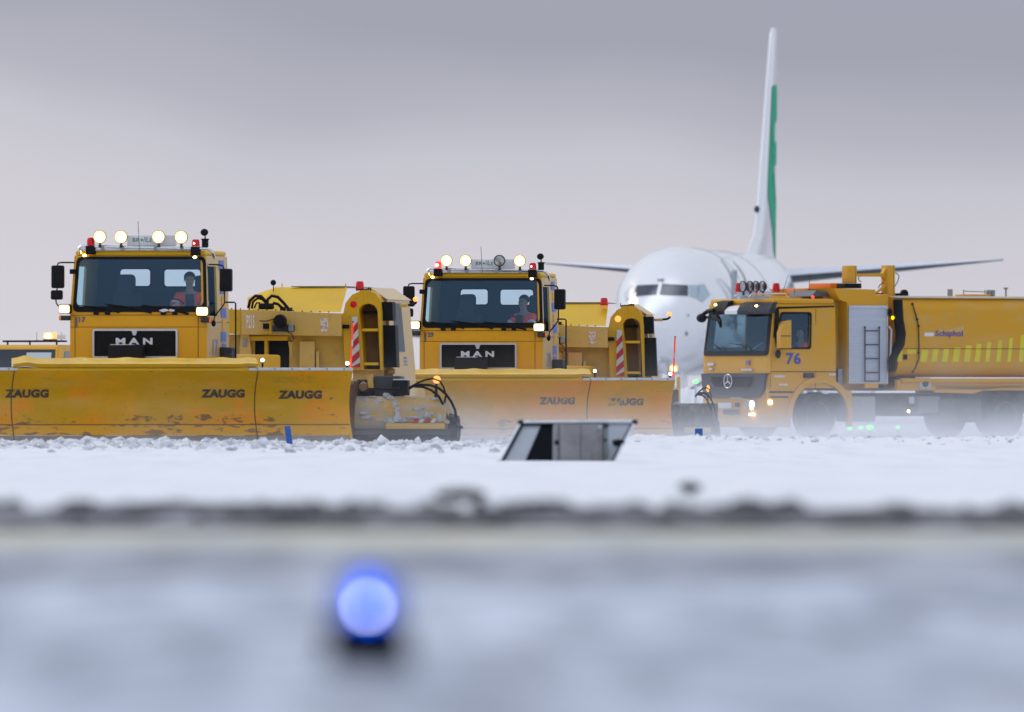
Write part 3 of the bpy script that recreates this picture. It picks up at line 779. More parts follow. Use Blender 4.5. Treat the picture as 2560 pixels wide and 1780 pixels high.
    # guide poles and little white lamps on top of the blade
    for xx, h_ in ((X1 - .03, .75), (X0 + .03, .75)):
        py_ = yr + .0
        p_ = MB().cyl((xx, py_, 1.30), (xx + .035, py_, 1.32 + h_), .017, .017, 10).build('guide_pole', orange_pole, plough)
        MB().cyl((xx + .021, py_, 1.32 + .48 * h_), (xx + .026, py_, 1.32 + .62 * h_), .0185, .0185, 10).build('reflective_band', white_p, p_)
        MB().cyl((xx + .035, py_, 1.325 + h_), (xx + .036, py_, 1.35 + h_), .019, .015, 10).build('pole_cap', black, p_)
        MB().cyl((xx - .06, py_, 1.30), (xx - .06, py_, 1.36), .02, .02, 8).build('lamp_base', black, plough)
        MB().ball((xx - .06, py_ - .01, 1.385), .03, (1, 1, 1), 2).build('position_lamp', white_lit, plough)
    MB().ball((2.20, yr + .03, 1.44), .03, (1, 1, 1), 2).build('position_lamp', white_lit, plough)
    MB().cyl((2.20, yr + .04, 1.30), (2.20, yr + .04, 1.42), .016, .016, 8).build('lamp_base', black, plough)
    # ------------------------------------------------------------ side broom
    qb = lambda x, y: (800 + .1943 * x, 820 + .1943 * y)
    BY = .9
    tb = lambda x, y, dep=BY: T1.f(*qb(x, y), dep)
    a = tb(440, 880); b = tb(1595, 1300); sk = tb(1700, 1480)
    hb = MB(); y0 = BY
    zc0, zc1 = b[1], a[1]; hh = zc1 - zc0
    prof = [(y0 + .04, zc0), (y0 - .02, zc0 + hh * .25), (y0 + .02, zc0 + hh * .55), (y0 + .12, zc0 + hh * .85), (y0 + .22, zc1), (y0 + .9, zc1), (y0 + 1.0, zc0)]
    hb.prism(prof, a[0], b[0] + .03, 'x'); broom = hb.build('side_broom', mat('grimy_broom_housing', (.50, .33, .12), .6, var=[((2, 2, 5), .46, .56, (.40, .38, .34), .9), (9, .5, .6, (.62, .38, .08), .8)]), root)
    x0, z1 = tb(345, 685); x1, z0 = tb(455, 1300)
    MB().prism([(y0 - .15, z0 - .1), (y0 - .2, z0 + .3), (y0 - .1, z1 - .05), (y0 + .0, z1), (y0 + 1.1, z1), (y0 + 1.2, z0 - .1)], x0, x1 - .015, 'x').build('broom_end_plate', rust, broom)
    s = MB(); x0s = tb(350, 0)[0]; x1s = tb(1760, 0)[0]
    s.lathe([(.001, x0s + .02), (.26, x0s + .03), (.30, x0s + .12), (.30, x1s - .3), (.22, x1s - .04), (.001, x1s)], (0, y0 + .45, .27), 'x', 26)
    s.build('brush_roller', mat('bristles', (.055, .06, .068), .9, var=[((4, 18, 18), .45, .6, (.14, .15, .16), .8)]), broom)
    s = MB(); s.box(x0s + .03, b[0] + .12, y0 - .035, y0 + .03, sk[1] + .14, zc0 - .004).build('rubber_skirt', mat('wet_skirt', (.07, .075, .082), .8, var=[(5, .45, .6, (.13, .13, .14), .7)]), broom)
    MB().box(a[0] + .55, b[0] + .02, y0 - .045, y0 - .02, zc0, zc0 + .10, .01).build('lower_flange', paint_tan, broom)
    st_r = MB(); st_w = MB()
    sx0, sz = tb(1190, 1190); sx1, _ = tb(1500, 1190)
    for k in range(4):
        u = sx0 + k * (sx1 - sx0) / 4
        (st_r if k % 2 == 0 else st_w).prism([(u, sz - .04), (u + .07, sz - .04), (u + .12, sz + .03), (u + .05, sz + .03)], y0 - .06, y0 - .046, 'y')
    if not worn: st_r.build('red_stripes', red_p, broom); st_w.build('white_stripes', white_p, broom)
    cl = MB()
    for (cx, cy, r, fx, fz) in ((830, 865, .10, 1, .6), (880, 900, .09, 1, .7), (650, 885, .05, 2.4, .4), (520, 890, .04, 2.4, .4), (980, 890, .04, 2, .4), (560, 935, .06, 3.0, .35), (760, 945, .06, 2.4, .4), (1170, 895, .04, 2, .6),
                                (1450, 915, .09, 1.3, .5), (1120, 945, .04, 2.2, .4), (960, 985, .10, .7, 1.1), (1000, 1080, .10, .6, 1.3), (1010, 1160, .12, 1.0, .7), (900, 1190, .10, 1.6, .7),
                                (1380, 1130, .12, .9, .6), (1540, 1160, .10, .6, 1.1), (1180, 1150, .07, 2.2, .5), (1070, 1180, .10, 1.2, .6), (1640, 1210, .07, 1, .6), (1300, 1150, .06, 1.6, .6), (1440, 1100, .05, 1.2, .6), (600, 1150, .1, 1.8, .5), (560, 1100, .09, 1.2, .4), (1250, 1040, .07, 2.6, .5)):
        u, w = tb(cx, cy); k = (w - zc0) / hh
        yy = y0 - .02 + (.22 * max(0, (k - .5) / .5) if k > .5 else 0)
        cl.ball((u, yy, w), r * .62, (fx, .55, fz), 3, .75)
    if worn:
        cl = MB().ball((tb(600, 0)[0], y0 + .1, zc1), .05, (3, 1, .5), 3, .6)
    cl.build('caked_snow', mat('caked_grey_snow', (.58, .60, .63), .85, var=[(7, .45, .62, (.36, .37, .38), .8)], bump=(18, .04)), broom)
    kb = [] ; pre = set(bpy.data.objects)
    x0, z1 = tb(700, 665, BY + .5); x1, z0 = tb(1040, 870, BY + .5)
    MB().box(x0, x1, BY + .45, BY + .9, z0 - .05, z1 + .06, .02).build('drive_box', mat('blue_black_panel', (.035, .042, .055), .5), broom)
    x0, z1 = tb(925, 672, BY + .2); x1, z0 = tb(1130, 870, BY + .2)
    MB().box(x0, x1, BY + .2, BY + .44, z0, z1, .02).build('valve_box', black, broom)
    MB().box(x0 + .02, x1 - .01, BY + .19, BY + .43, z1, z1 + .022, .005).build('valve_box_lid', silver, broom)
    x0, z1 = tb(470, 660, BY + .5); x1, z0 = tb(700, 880, BY + .5)
    MB().box(x0, x1, BY + .5, BY + .8, z0, z1, .03).build('motor', darkgrey, broom)
    u, w = tb(560, 760, BY + .45); MB().lathe([(.001, -.06), (.07, -.06), (.09, 0), (.09, .1), (.001, .1)], (u, BY + .45, w), 'y', 16).build('motor_cap', mat('brown_flange', (.28, .18, .08), .6), broom)
    x0, z1 = tb(600, 600, BY + .4); x1, z0 = tb(690, 770, BY + .4)
    MB().hexa([(x0 + .03, BY + .4, z0), (x1, BY + .4, z0), (x1, BY + .5, z0), (x0 + .03, BY + .5, z0)], [(x0, BY + .4, z1), (x1 - .03, BY + .4, z1), (x1 - .03, BY + .5, z1), (x0, BY + .5, z1)]).build('arm_bracket', paint_tan, broom)
    if worn:
        for o in set(bpy.data.objects) - pre: bpy.data.objects.remove(o)
    for pts, r in ((((1140, 770), (1250, 710), (1350, 668), (1450, 650), (1540, 680), (1590, 760), (1620, 860), (1600, 960)), .016),
                   (((1140, 785), (1200, 745), (1300, 730), (1420, 735), (1530, 775), (1620, 850), (1690, 950), (1740, 1060), (1755, 1170)), .022),
                   (((1200, 750), (1330, 760), (1430, 800), (1530, 880), (1590, 1000), (1640, 1160)), .020),
                   (((560, 820), (700, 780), (900, 790), (1020, 770)), .02))[:3 if worn else 4]:
        v = [tb(*k, BY + .1) for k in pts]
        MB().tube([(u, BY + .1, w) for u, w in v], r, 8).build('hydraulic_hose', black, broom)
    u, w = tb(1500, 665, BY + .1)
    ml = MB().lathe([(.001, -.03), (.06, -.025), (.068, 0), (.06, .03), (.001, .03)], (u, BY + .12, w), 'y', 20).build('marker_lamp', amber_lit, broom)
    u2, w2 = tb(1485, 890, BY + .1); MB().tube([(u2, BY + .15, w2), (u - .01, BY + .15, w - .05)], [.03, .022], 8).build('lamp_stalk', darkgrey, broom)
    u, w = tb(1720, 1190, BY + .1); MB().ball((u, BY + .1, w), .075, (1, 1, .9), 2, .4).build('hose_coupling', darkgrey, broom)
    x0, z1 = tb(1700, 1265); x1, z0 = tb(1830, 1290); MB().box(x0, x1, BY, BY + .1, z0 - .01, z1 + .01, .01).build('broom_tip', darkgrey, broom)
    if worn:      # the second broom is swung round and shows its end, dark with wet grime
        k_ = .50; broom.scale = (k_, 1, 1); broom.location = (x0s * (1 - k_), 0, 0)
        broom.data.materials[0] = mat('dark_broom_housing', (.075, .07, .066), .7, var=[(5, .45, .6, (.2, .19, .17), .7)])
    return root

G1 = 'airport snow plough trucks in echelon'
tr1 = make_truck(T1, 'yellow snow plough truck 17 with four lit roof lamps and bold dark blade lettering', '17', (1, 1, 1, 1), (0, 1), False, G1)
T2 = Frame(1203, 229, GZ, 8.5)
tr2 = make_truck(T2, 'yellow snow plough truck 29 with one unlit roof lamp and worn blade lettering', '29', (1, 1, 0, 1), (2, 1), True, G1)

def seat_driver(fr, x, y, z, look, label, **kw):
    p = fr.R + Vector((x * fr.c + y * fr.s, -x * fr.s + y * fr.c, z))
    return person(label, p, look=-fr.t + look, **kw)
u, w = t1(1720, 655, .95)
seat_driver(T1, u, .95, w, R(12), 'person with short hair and orange jacket driving the truck numbered 17')
q3 = lambda x, y: (960 + .33835 * x, 580 + .33835 * y)
u, w = T2.f(*q3(1030, 520), .95)
seat_driver(T2, u, .95, w, R(-30), 'person in orange and grey jacket looking sideways at the wheel of the truck numbered 29')

# ---------------------------------------------------------------- sweeper trailers
S1 = Frame(862, 214, -.05, 9)
q2 = lambda x, y: (500 + .2945 * x, 660 + .2945 * y)
def s1(x, y, dep=0.0): return S1.f(*q2(x, y), dep)
def poly(pts, dep): return [s1(a, b, dep) for a, b in pts]

def make_sweeper(fr, label, variant, group):
    root = fr.root('sweeper_trailer', label, 'sweeper', group)
    # engine hood: bevelled, front slope
    bf = -.0; 
    B = lambda a, b, d: (s1(a, b, d)[0], d, s1(a, b, d)[1])
    s = MB()
    front = [B(400, 410, .1), B(1200, 410, .1)]
    top = [B(640, 200, .75), B(1252, 196, .75)]
    bl = [B(400, 285, .55)]
    s._faces([B(425, 408, .1), B(1195, 408, .1), B(640, 202, .7), B(1250, 197, .7), B(640, 196, 4), B(1250, 190, 4), B(402, 285, .7), B(402, 285, 4), B(402, 408, .15), B(402, 408, 4), B(1195, 408, 4), B(600, 408, .12)],
             [(11, 1, 3, 2), (2, 3, 5, 4), (6, 2, 4, 7), (0, 11, 2), (0, 2, 6), (0, 6, 8), (8, 6, 7, 9), (1, 10, 5, 3), (9, 7, 4, 5, 10)])
    s.build('engine_hood', paint_olive, root, smooth=False)
    s = MB(); s.box(B(775, 195, .7)[0], B(1230, 195, .7)[0], .68, 3.9, B(0, 195, .7)[2], B(0, 188, .7)[2]); s.build('hood_ridge', grey, root)
    # long beam across the front
    a = s1(350, 388, -.15); b = s1(1200, 420, -.15); c = s1(1200, 612, -.15); d = s1(350, 598, -.15)
    MB().prism([d, c, b, a], -.15, .10, 'y').build('cross_beam', paint_tan, root)
    a = s1(213, 382, -.1); b = s1(348, 388, -.1); c = s1(348, 598, -.1); d = s1(213, 590, -.1)
    MB().prism([d, c, b, a], -.1, .8, 'y').build('tool_locker', paint_flat, root)
    s = MB(); 
    for k in range(12):
        u, w = s1(260 + k * 75, 384 + k * 2.6, -.1); s.lathe([(.012, 0), (.012, .02), (.001, .025)], (u, -.0, w), 'z', 6)
    s.build('beam_bolts', darkgrey, root)
    # markings on the beam
    if variant == 1:
        a = s1(395, 432, -.16); b = s1(462, 545, -.16); text('beam_lettering', 'P21S', (a[0], b[0], b[1], a[1]), white, root, -.156, 'y', .02)
    for (y0, y1) in ((458, 545), (548, 575)):
        a = s1(1024, y0, -.16); b = s1(1088, y1, -.16); MB().box(a[0], b[0], -.158, -.151, b[1], a[1] - (.004)).build('warning_sticker', mat('sticker', (.72, .66, .56), .5, var=[((30, 1, 18), .5, .56, (.5, .12, .08), .8)]), root)
    # body wall under the beam with dark openings
    x0, z1 = s1(213, 598, .15); x1, z0 = s1(1240, 900, .15)
    o1 = s1(465, 652, .15); o2 = s1(546, 900, .15); o3 = s1(582, 652, .15); o4 = s1(758, 900, .15)
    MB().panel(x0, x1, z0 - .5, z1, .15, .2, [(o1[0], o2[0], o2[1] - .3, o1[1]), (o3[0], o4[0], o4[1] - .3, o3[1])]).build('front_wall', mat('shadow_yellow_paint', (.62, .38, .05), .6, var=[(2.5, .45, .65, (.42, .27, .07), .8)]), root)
    MB().box(x0, x1, .21, .24, z0 - .5, z1 - .02).build('engine_bay', black, root)
    a = s1(430, 610, .1); b = s1(748, 650, .1); MB().box(a[0], b[0], .02, .149, b[1], a[1], .01).build('bay_lintel', paint_flat, root)
    a = s1(552, 650, .1); b = s1(576, 880, .1); MB().box(a[0], b[0], .06, .149, b[1] - .2, a[1] - .001).build('bay_post', paint_flat, root)
    a = s1(335, 600, .05); b = s1(430, 800, .05); MB().prism([(a[0], b[1]), (b[0] + .03, b[1]), (b[0] - .02, a[1]), (a[0] + .03, a[1])], .0, .1, 'y').build('side_locker', paint_tan, root)
    a = s1(366, 632, .0); b = s1(398, 700, .0); MB().box(a[0], b[0], -.03, -.001, b[1], a[1], .01).build('locker_handle', grey, root)
    for (ax, ay, bx, by) in ((845, 655, 975, 865), (985, 740, 1010, 865)):
        a = s1(ax, ay, .05); b = s1(bx, by, .05); MB().box(a[0], b[0], .03, .148, b[1] - .2, a[1], .015).build('tank_panel', paint_tan, root)
    a = s1(750, 660, .02); b = s1(780, 800, .02); MB().prism([(a[0] + .05, b[1]), (b[0], b[1]), (b[0], a[1]), (a[0], a[1])], .0, .03, 'y').build('bay_bracket', paint_tan, root)
    # camera and working lamps on the beam
    u, w = s1(690, 485, -.3)
    MB().lathe([(.001, -.14), (.11, -.13), (.125, -.02), (.10, .06), (.05, .12), (.001, .13)], (u, -.38, w), 'y', 18).build('blower_horn', black, root)
    a = s1(612, 515, -.3); b = s1(800, 575, -.3); MB().box(a[0], b[0], -.34, -.2, b[1], a[1], .03).build('work_light', darkgrey, root)
    a = s1(755, 505, -.3); b = s1(800, 570, -.3); MB().box(a[0], b[0], -.38, -.342, b[1], a[1], .02).build('light_lens', grey, root)
    for (ax, ay, bx, by) in ((590, 460, 612, 598), (722, 470, 750, 520), (510, 575, 600, 590)):
        a = s1(ax, ay, -.18); b = s1(bx, by, -.18); MB().box(a[0], b[0], -.22, -.152, b[1], a[1], .008).build('light_bracket', paint_flat, root)
    a = s1(535, 505, -.18); b = s1(590, 550, -.18); MB().box(a[0], b[0], -.2, -.152, b[1], a[1], .008).build('socket_box', black, root)
    p = [s1(*k, -.3) for k in ((505, 483), (560, 485), (620, 470), (680, 450))]; MB().tube([(u, -.3, w) for u, w in p], .010, 6).build('cable', black, root)
    p = [s1(*k, -.25) for k in ((740, 572), (775, 590), (800, 640), (770, 660), (760, 640))]; MB().tube([(u, -.25, w) for u, w in p], .009, 6).build('cable', black, root)
    # hose bundle at the hood's corner
    for pts, r in ((((410, 375), (425, 310), (470, 270), (520, 275), (560, 320)), .028), (((440, 380), (450, 320), (490, 290), (530, 300), (570, 340)), .022), (((460, 375), (480, 330), (510, 330)), .016),
                   (((570, 350), (575, 300), (610, 270), (660, 280), (710, 330), (755, 385)), .028), (((620, 330), (660, 340), (700, 375), (720, 388)), .026)):
        v = [s1(*k, -.02) for k in pts]; MB().tube([(u, -.02, w) for u, w in v], r, 8).build('hydraulic_hose', black, root)
    a = s1(500, 310, 0); b = s1(625, 385, 0); MB().box(a[0], b[0], -.08, .09, b[1], a[1] - .05, .03).build('valve_block', black, root)
    for k in ((705, 380), (760, 385)):
        u, w = s1(*k, 0); MB().cyl((u - .05, 0, w), (u + .05, 0, w), .035, .035, 10).build('hose_fitting', darkgrey, root)
    if variant == 1:
        u, w = s1(622, 158, .6); MB().ball((u, .6, w), .052, (1, .5, 1), 3).build('round_mirror', black, root)
        MB().cyl((u, .62, w - .05), (u, .62, w - .17), .008, .008, 6).build('mirror_stem', black, root)
    for k in (697, 1236):
        u, w = s1(k, 195, .8); MB().cyl((u, .8, w - .02), (u, .8, w + .06), .010, .01, 6).build('lifting_eye', paint_flat, root)
    # arch-shaped front end frame with a niche and ladder
    out = [(1232, 900), (1215, 560), (1212, 440), (1235, 330), (1290, 262), (1370, 224), (1430, 222), (1490, 250), (1530, 310), (1540, 400), (1545, 600), (1550, 900)]
    inn = [(1390, 895), (1372, 600), (1350, 420), (1350, 385), (1372, 352), (1405, 338), (1440, 336), (1480, 352), (1505, 385), (1510, 440), (1518, 600), (1530, 895)]
    MB().ring(poly(out, 0), poly(inn, 0), 0, .45, 'y').build('end_frame', paint_flat, root)
    pts = [s1(*k, .45) for k in inn]; MB().prism([(u - .02, w) for u, w in pts], .452, .47, 'y').build('niche_back', mat('niche_brown_paint', (.30, .17, .04), .7, var=[(3, .45, .65, (.18, .11, .04), .8)]), root)
    for yy in (560, 848):
        a = s1(1372, yy - 12, .05); b = s1(1515, yy + 12, .05); MB().box(a[0], b[0], .03, .4, b[1], a[1], .008).build('ladder_rung', paint_olive, root)
    a = s1(1390, 398, .3); b = s1(1500, 425, .3); MB().box(a[0], b[0], .25, .44, b[1], a[1]).build('niche_slot', black, root)
    p = [s1(*k, -.01) for k in ((1405, 225), (1410, 340))]; MB().tube([(u, -.012, w) for u, w in p], .012, 6).build('seam_rib', paint_olive, root)
    p = [s1(*k, .05) for k in ((1330, 228), (1360, 222), (1410, 218), (1450, 216))]
    MB().tube([(u, .05, w + .01) for u, w in p], .012, 6).build('grab_rail', black, root)
    for k in (1330, 1432, 1450):
        u, w = s1(k, 215, .05); MB().cyl((u, .05, w - .03), (u, .05, w + .04), .01, .008, 6).build('rail_stub', black, root)
    u, w = s1(1302, 343, -.01); MB().lathe([(.001, -.02), (.055, -.016), (.062, .0), (.001, .0)], (u, -.0, w), 'y', 18).build('reflector', red_lens if variant == 1 else amber_lit, root)
    # red and white chevron board
    c = [(1288, 446), (1336, 446), (1362, 875), (1284, 875)]
    P_ = poly(c, -.05)
    MB().prism(P_[::-1], -.05, -.035, 'y').build('chevron_board', white_p, root)
    s = MB()
    def edge(t_, side):
        (xa, za), (xb, zb) = (P_[0], P_[3]) if side == 0 else (P_[1], P_[2])
        return xa + (xb - xa) * t_, za + (zb - za) * t_
    for t0 in (.12, .40, .68, .93):
        l0, l1 = edge(min(1, t0 + .13), 0), edge(min(1, t0 + .27), 0); r0, r1 = edge(max(0, t0 - .02), 1), edge(min(1, t0 + .12), 1)
        s.prism([l0, l1, r1, r0], -.056, -.051, 'y')
    s.build('chevron_stripe', red_p, root)
    a = s1(1205, 515, -.05); b = s1(1265, 548, -.05); MB().box(a[0], b[0], -.06, .02, b[1], a[1], .01).build('board_hinge', black, root)
    # beacon on top
    u, w = s1(1356 if variant == 1 else 1200, 218, .5); beacon(root, u, .5, w, .15, .15, 0, False)
    # side of the trailer, running back, leaning outward to the foot
    T = lambda a, b, d: B(a, b, d)
    L = 2.9
    s = MB()
    z_t, z_m, z_b = s1(0, 262, .5)[1], s1(0, 350, .5)[1], s1(0, 1050, .5)[1]
    xa = s1(1540, 0, .46)[0]
    xt, xb = .66, .80
    s.prism([(xa - .4, z_b), (xb, z_b), (xb - .01, z_b + .35), (xt + .02, z_m + .1), (xa - .25, z_t + .10), (xa - .4, z_t + .10)], .48, L, 'y').build('side_body', paint_tan, root)
    s = MB(); s.prism([(xt + .0, z_m + .11), (xt + .05, z_m + .10), (xa - .2, z_t + .13), (xa - .25, z_t + .11)], .40, L + .1, 'y').build('roof_edge', paint_tan, root)
    # dark window let into the side
    def sx(z): return xb - .01 + (xt + .02 - xb + .01) * (z - z_b - .35) / (z_m + .1 - z_b - .35)
    zw0, zw1 = s1(0, 745, 1)[1], s1(0, 335, 1)[1]
    MB()._faces
    s = MB(); s.hexa([(sx(zw0) - .01, 1.05, zw0), (sx(zw0) + .012, 1.05, zw0), (sx(zw0) + .012, 1.9, zw0), (sx(zw0) - .01, 1.9, zw0)],
                     [(sx(zw1) - .01, 1.0, zw1), (sx(zw1) + .012, 1.0, zw1), (sx(zw1) + .012, 1.9, zw1), (sx(zw1) - .01, 1.9, zw1)]).build('side_grille', mat('blue_grey_mesh', (.10, .12, .15), .6), root)
    # two black panels in front of the side
    for (ax, ay, bx, by, cx) in ((1548, 322, 1640, 482, 4), (1528, 520, 1662, 878, 14)):
        a = s1(ax, ay, .2); b = s1(bx, by, .2); c = s1(bx + cx, by, .2)
        MB().prism([(a[0], b[1]), (c[0], b[1]), (b[0], a[1]), (a[0] - .0, a[1])], .12, .44, 'y').build('radiator_panel', black, root)
    if variant == 1:
        for (ax, ay, bx, by) in ((1592, 888, 1655, 935),):
            a = s1(ax, ay, .4); b = s1(bx, by, .4); MB().box(a[0], b[0], .40, .47, b[1], a[1], .01).build('socket_plate', paint_tan, root)
    s = MB()
    for k, (yy, hh_) in enumerate(((1.9, .05), (1.9, .05), (1.9, .03))):
        z = s1(0, 790 + k * 30, 1)[1]; s.box(sx(z) + .006, sx(z) + .012, 1.75, 2.05, z - hh_ * .6, z)
    s.build('side_sticker', blue_check if variant == 1 else paint_tan, root)
    # arm with an amber lamp on the side
    p = [s1(*k, 1.0) for k in ((1690, 352), (1770, 348), (1810, 345), (1832, 330), (1834, 312))]
    MB().tube([(u, 1.0, w) for u, w in p], .022, 8).build('lamp_arm', black, root)
    u, w = s1(1830, 300, 1.0); MB().ball((u, 1.0, w), .048, (1, 1, 1), 2).build('side_lamp', amber_lit, root)
    a = s1(1690, 340, .9); b = s1(1760, 365, .9); MB().box(a[0], b[0], .9, 1.2, b[1], a[1], .01).build('arm_bracket', paint_tan, root)
    # underside
    MB().box(-2.1, .7, .3, 4.2, .55, s1(0, 900, 0)[1] - .3, .02).build('undercarriage', black, root)
    MB().box(.15, .9, .5, 3.3, .45, z_b - .004, .02).build('side_skirt', paint_tan, root)
    a = s1(1300, 890, .3); b = s1(1560, 980, .3); MB().box(a[0], b[0], .25, .45, b[1] - .3, a[1], .02).build('lower_frame', paint_tan, root)
    a = s1(1480, 950, .2); b = s1(1700, 1090, .2); MB().box(a[0], b[0], .1, .44, b[1], a[1], .03).build('blower_duct', mat('blue_black_panel', (.035, .042, .055), .5), root)
    for yy in (2.4, 3.6):
        for x_ in (-1.7, .35):
            w = MB().lathe([(.25, -.15), (.44, -.15), (.5, -.1), (.5, .1), (.44, .15), (.25, .15)], (x_, yy, .5), 'x', 24).build('wheel', rubber, root)
            MB().lathe([(.001, -.1), (.25, -.12), (.25, .12), (.001, .1)], (x_, yy, .5), 'x', 16).build('rim', steel, w)
    MB().box(-.85, -.65, -4.6, .25, .7, .85, .02).build('drawbar', paint_flat, root)
    return root
G2 = 'towed jet sweepers behind the plough trucks'
make_sweeper(S1, 'yellow sweeper trailer with red and white chevron board towed behind the truck numbered 17', 1, G2)
S2 = Frame(1525, 236, GZ - .03, 4.0)
make_sweeper(S2, 'yellow sweeper trailer with chevron board behind the truck numbered 29, below the aircraft nose', 2, G2)

# ---------------------------------------------------------------- tanker truck 76
K = Frame(1919, 265, GZ, 55)
# move the frame so that its x=1.25 edge stands at that pixel
K.R = K.R - Vector((1.25 * K.c, -1.25 * K.s, 0))
q4 = lambda x, y: (1650 + .3963 * x, 620 + .3963 * y)
def kf(x, y, dep=0.0): return K.f(*q4(x, y), dep)
def kd(x, y, xx=1.25): return K.d(*q4(x, y), xx)
kt = K.root('tanker_truck', 'large yellow tanker truck numbered 76 driving through blown snow in front of the aircraft', 'truck')
W = 1.25
p = truck_paint
zr = kd(690, 325)[1]; zb = kd(700, 1040)[1]
wf0 = kf(318, 415); wf1 = kf(672, 680)           # windscreen
def kwarp(x, y, z):
    k = max(0, (z - 1.85) / 1.2)
    return (x * (1 - .03 * k), y + .16 * k * max(0, 1 - y / 1.8) + .10 * max(0, abs(x) - .75) ** 2 * 2.2 * max(0, 1 - y / 1.0), z)
hw = (-1.16, 1.16, wf1[1] + .10, wf0[1])
s = MB(); s.warp = kwarp; s.panel(-W, W, kf(0, 790)[1] - .004, zr - .1, 0, .05, [hw]); s.build('cab_front', truck_paint, kt)
dw = (kd(735, 0)[0], kd(945, 0)[0], kd(0, 628)[1], kd(0, 408)[1])
def zz(y): return kd(900, y)[1]
Lc = kd(1110, 0)[0]
wx, wz, wr = 1.42, .50, .56
for sx in (1, -1):
    s = MB(); s.warp = kwarp
    s.panel(.05, Lc, zz(885), zr - .1, sx * W, sx * (W - .05), [dw], 'x'); s.build('cab_side', truck_paint, kt)
s = MB(); s.warp = kwarp; s.box(-W + .05, W - .05, Lc - .05, Lc, zz(885), zr - .1).build('cab_back', mat('tanker_cab_lining', (.012, .02, .028), .9), kt)
s = MB(); s.warp = kwarp; s.box(-W + .05, W - .05, .05, Lc - .05, zz(885), zz(885) + .05).build('cab_floor', cabin_in, kt)
s = MB(); s.warp = kwarp; s.box(-W, W, 0, Lc, zr - .1, zr + .02, .05); s.build('cab_roof', truck_paint, kt)
s = MB(); s.box(-1.1, 1.1, .2, 1.7, zr - .13, zr - .105).build('cab_ceiling', cabin_in, kt)
s = MB(); s.warp = kwarp
s.ring(rrect(-1.22, 1.225, wf1[1] + .0, wf0[1] + .04, .10), rrect(-1.15, 1.13, wf1[1] + .11, wf0[1] - .02, .08), -.014, .01, 'y').build('windscreen_seal', black, kt)
s = MB(); s.warp = kwarp; s.prism(rrect(-1.16, 1.14, wf1[1] + .10, wf0[1] - .01, .08), .0, .005, 'y').build('windscreen', smoked_glass, kt)
s = MB(); s.warp = kwarp; s.box(W - .03, W - .025, dw[0], dw[1], dw[2], dw[3]).build('door_window', glass, kt)
s = MB(); s.warp = kwarp; s.box(-W + .025, -W + .03, dw[0], dw[1], dw[2], dw[3]).build('door_window', clear_glass, kt)
s = MB(); s.warp = kwarp; s.ring(rrect(dw[0] - .03, dw[1] + .03, dw[2] - .03, dw[3] + .03, .07), rrect(dw[0] + .015, dw[1] - .015, dw[2] + .015, dw[3] - .015, .06), W, W + .012, 'x').build('window_seal', black, kt)
# black pillar trim, door seams
s = MB(); s.warp = kwarp
a = kd(700, 410); b = kd(735, 640)
s.prism([(a[0] - .03, wf1[1] + .4), (a[0] - .05, zz(395)), (a[0] + .02, zz(372)), (kd(1105, 0)[0], zz(362)), (kd(1105, 0)[0], zz(372)), (a[0] + .06, zz(385)), (b[0] - .06, zz(420)), (b[0] - .08, zz(630)), (a[0] - .0, zz(560))], W + .001, W + .012, 'x').build('pillar_trim', black, kt)
s = MB(); s.warp = kwarp
for k in (680, 978): y_ = kd(k, 0)[0]; s.box(W + .001, W + .005, y_, y_ + .012, zz(885), zz(380))
y0_, y1_ = kd(680, 0)[0], kd(1110, 0)[0]; s.box(W + .001, W + .004, y0_ + .012, y1_, zz(783), zz(778)); s.build('door_seam', mat('seam_dark', (.08, .04, .01), .8), kt)
a = kd(795, 735); b = kd(888, 660); text('door_number', '76', (a[0], b[0], a[1], b[1]), letter_blue, kt, W + .006, 'x', .03)
a = kd(902, 820); b = kd(970, 788); MB().box(W, W + .02, a[0], b[0], a[1], b[1], .006).build('door_handle', darkgrey, kt)
for (xa, ya, xb_, yb) in ((722, 802, 788, 816), (750, 856, 805, 868), (1066, 792, 1108, 804)):
    a = kd(xa, yb); b = kd(xb_, ya); MB().box(W, W + .006, a[0], b[0], a[1], b[1]).build('side_badge', silver, kt)
# sun visor: dark ends, white middle
vz0, vz1 = kf(500, 412)[1], kf(500, 350)[1]
for (xa, xb_, m_, zup) in ((345, 420, black, 10), (420, 500, white, -18), (500, 690, darkgrey, 0)):
    a = kf(xa, 0)[0]; b = kf(xb_, 0)[0]
    hi = vz1 + zup * .004
    s = MB(); s.warp = kwarp; s.prism([(-.02, vz0), (-.19, vz0 - .02), (-.20, vz0 + .06), (-.12, hi), (.03, hi + .03)], a, b - .004, 'x').build('sun_visor', m_, kt)
for k in ((350, 358), (608, 365)):
    u, w_ = kf(*k, -.15); MB().ball((u, -.15, w_), .03, (1.2, 1, .8), 2).build('marker_light', amber_hot, kt)
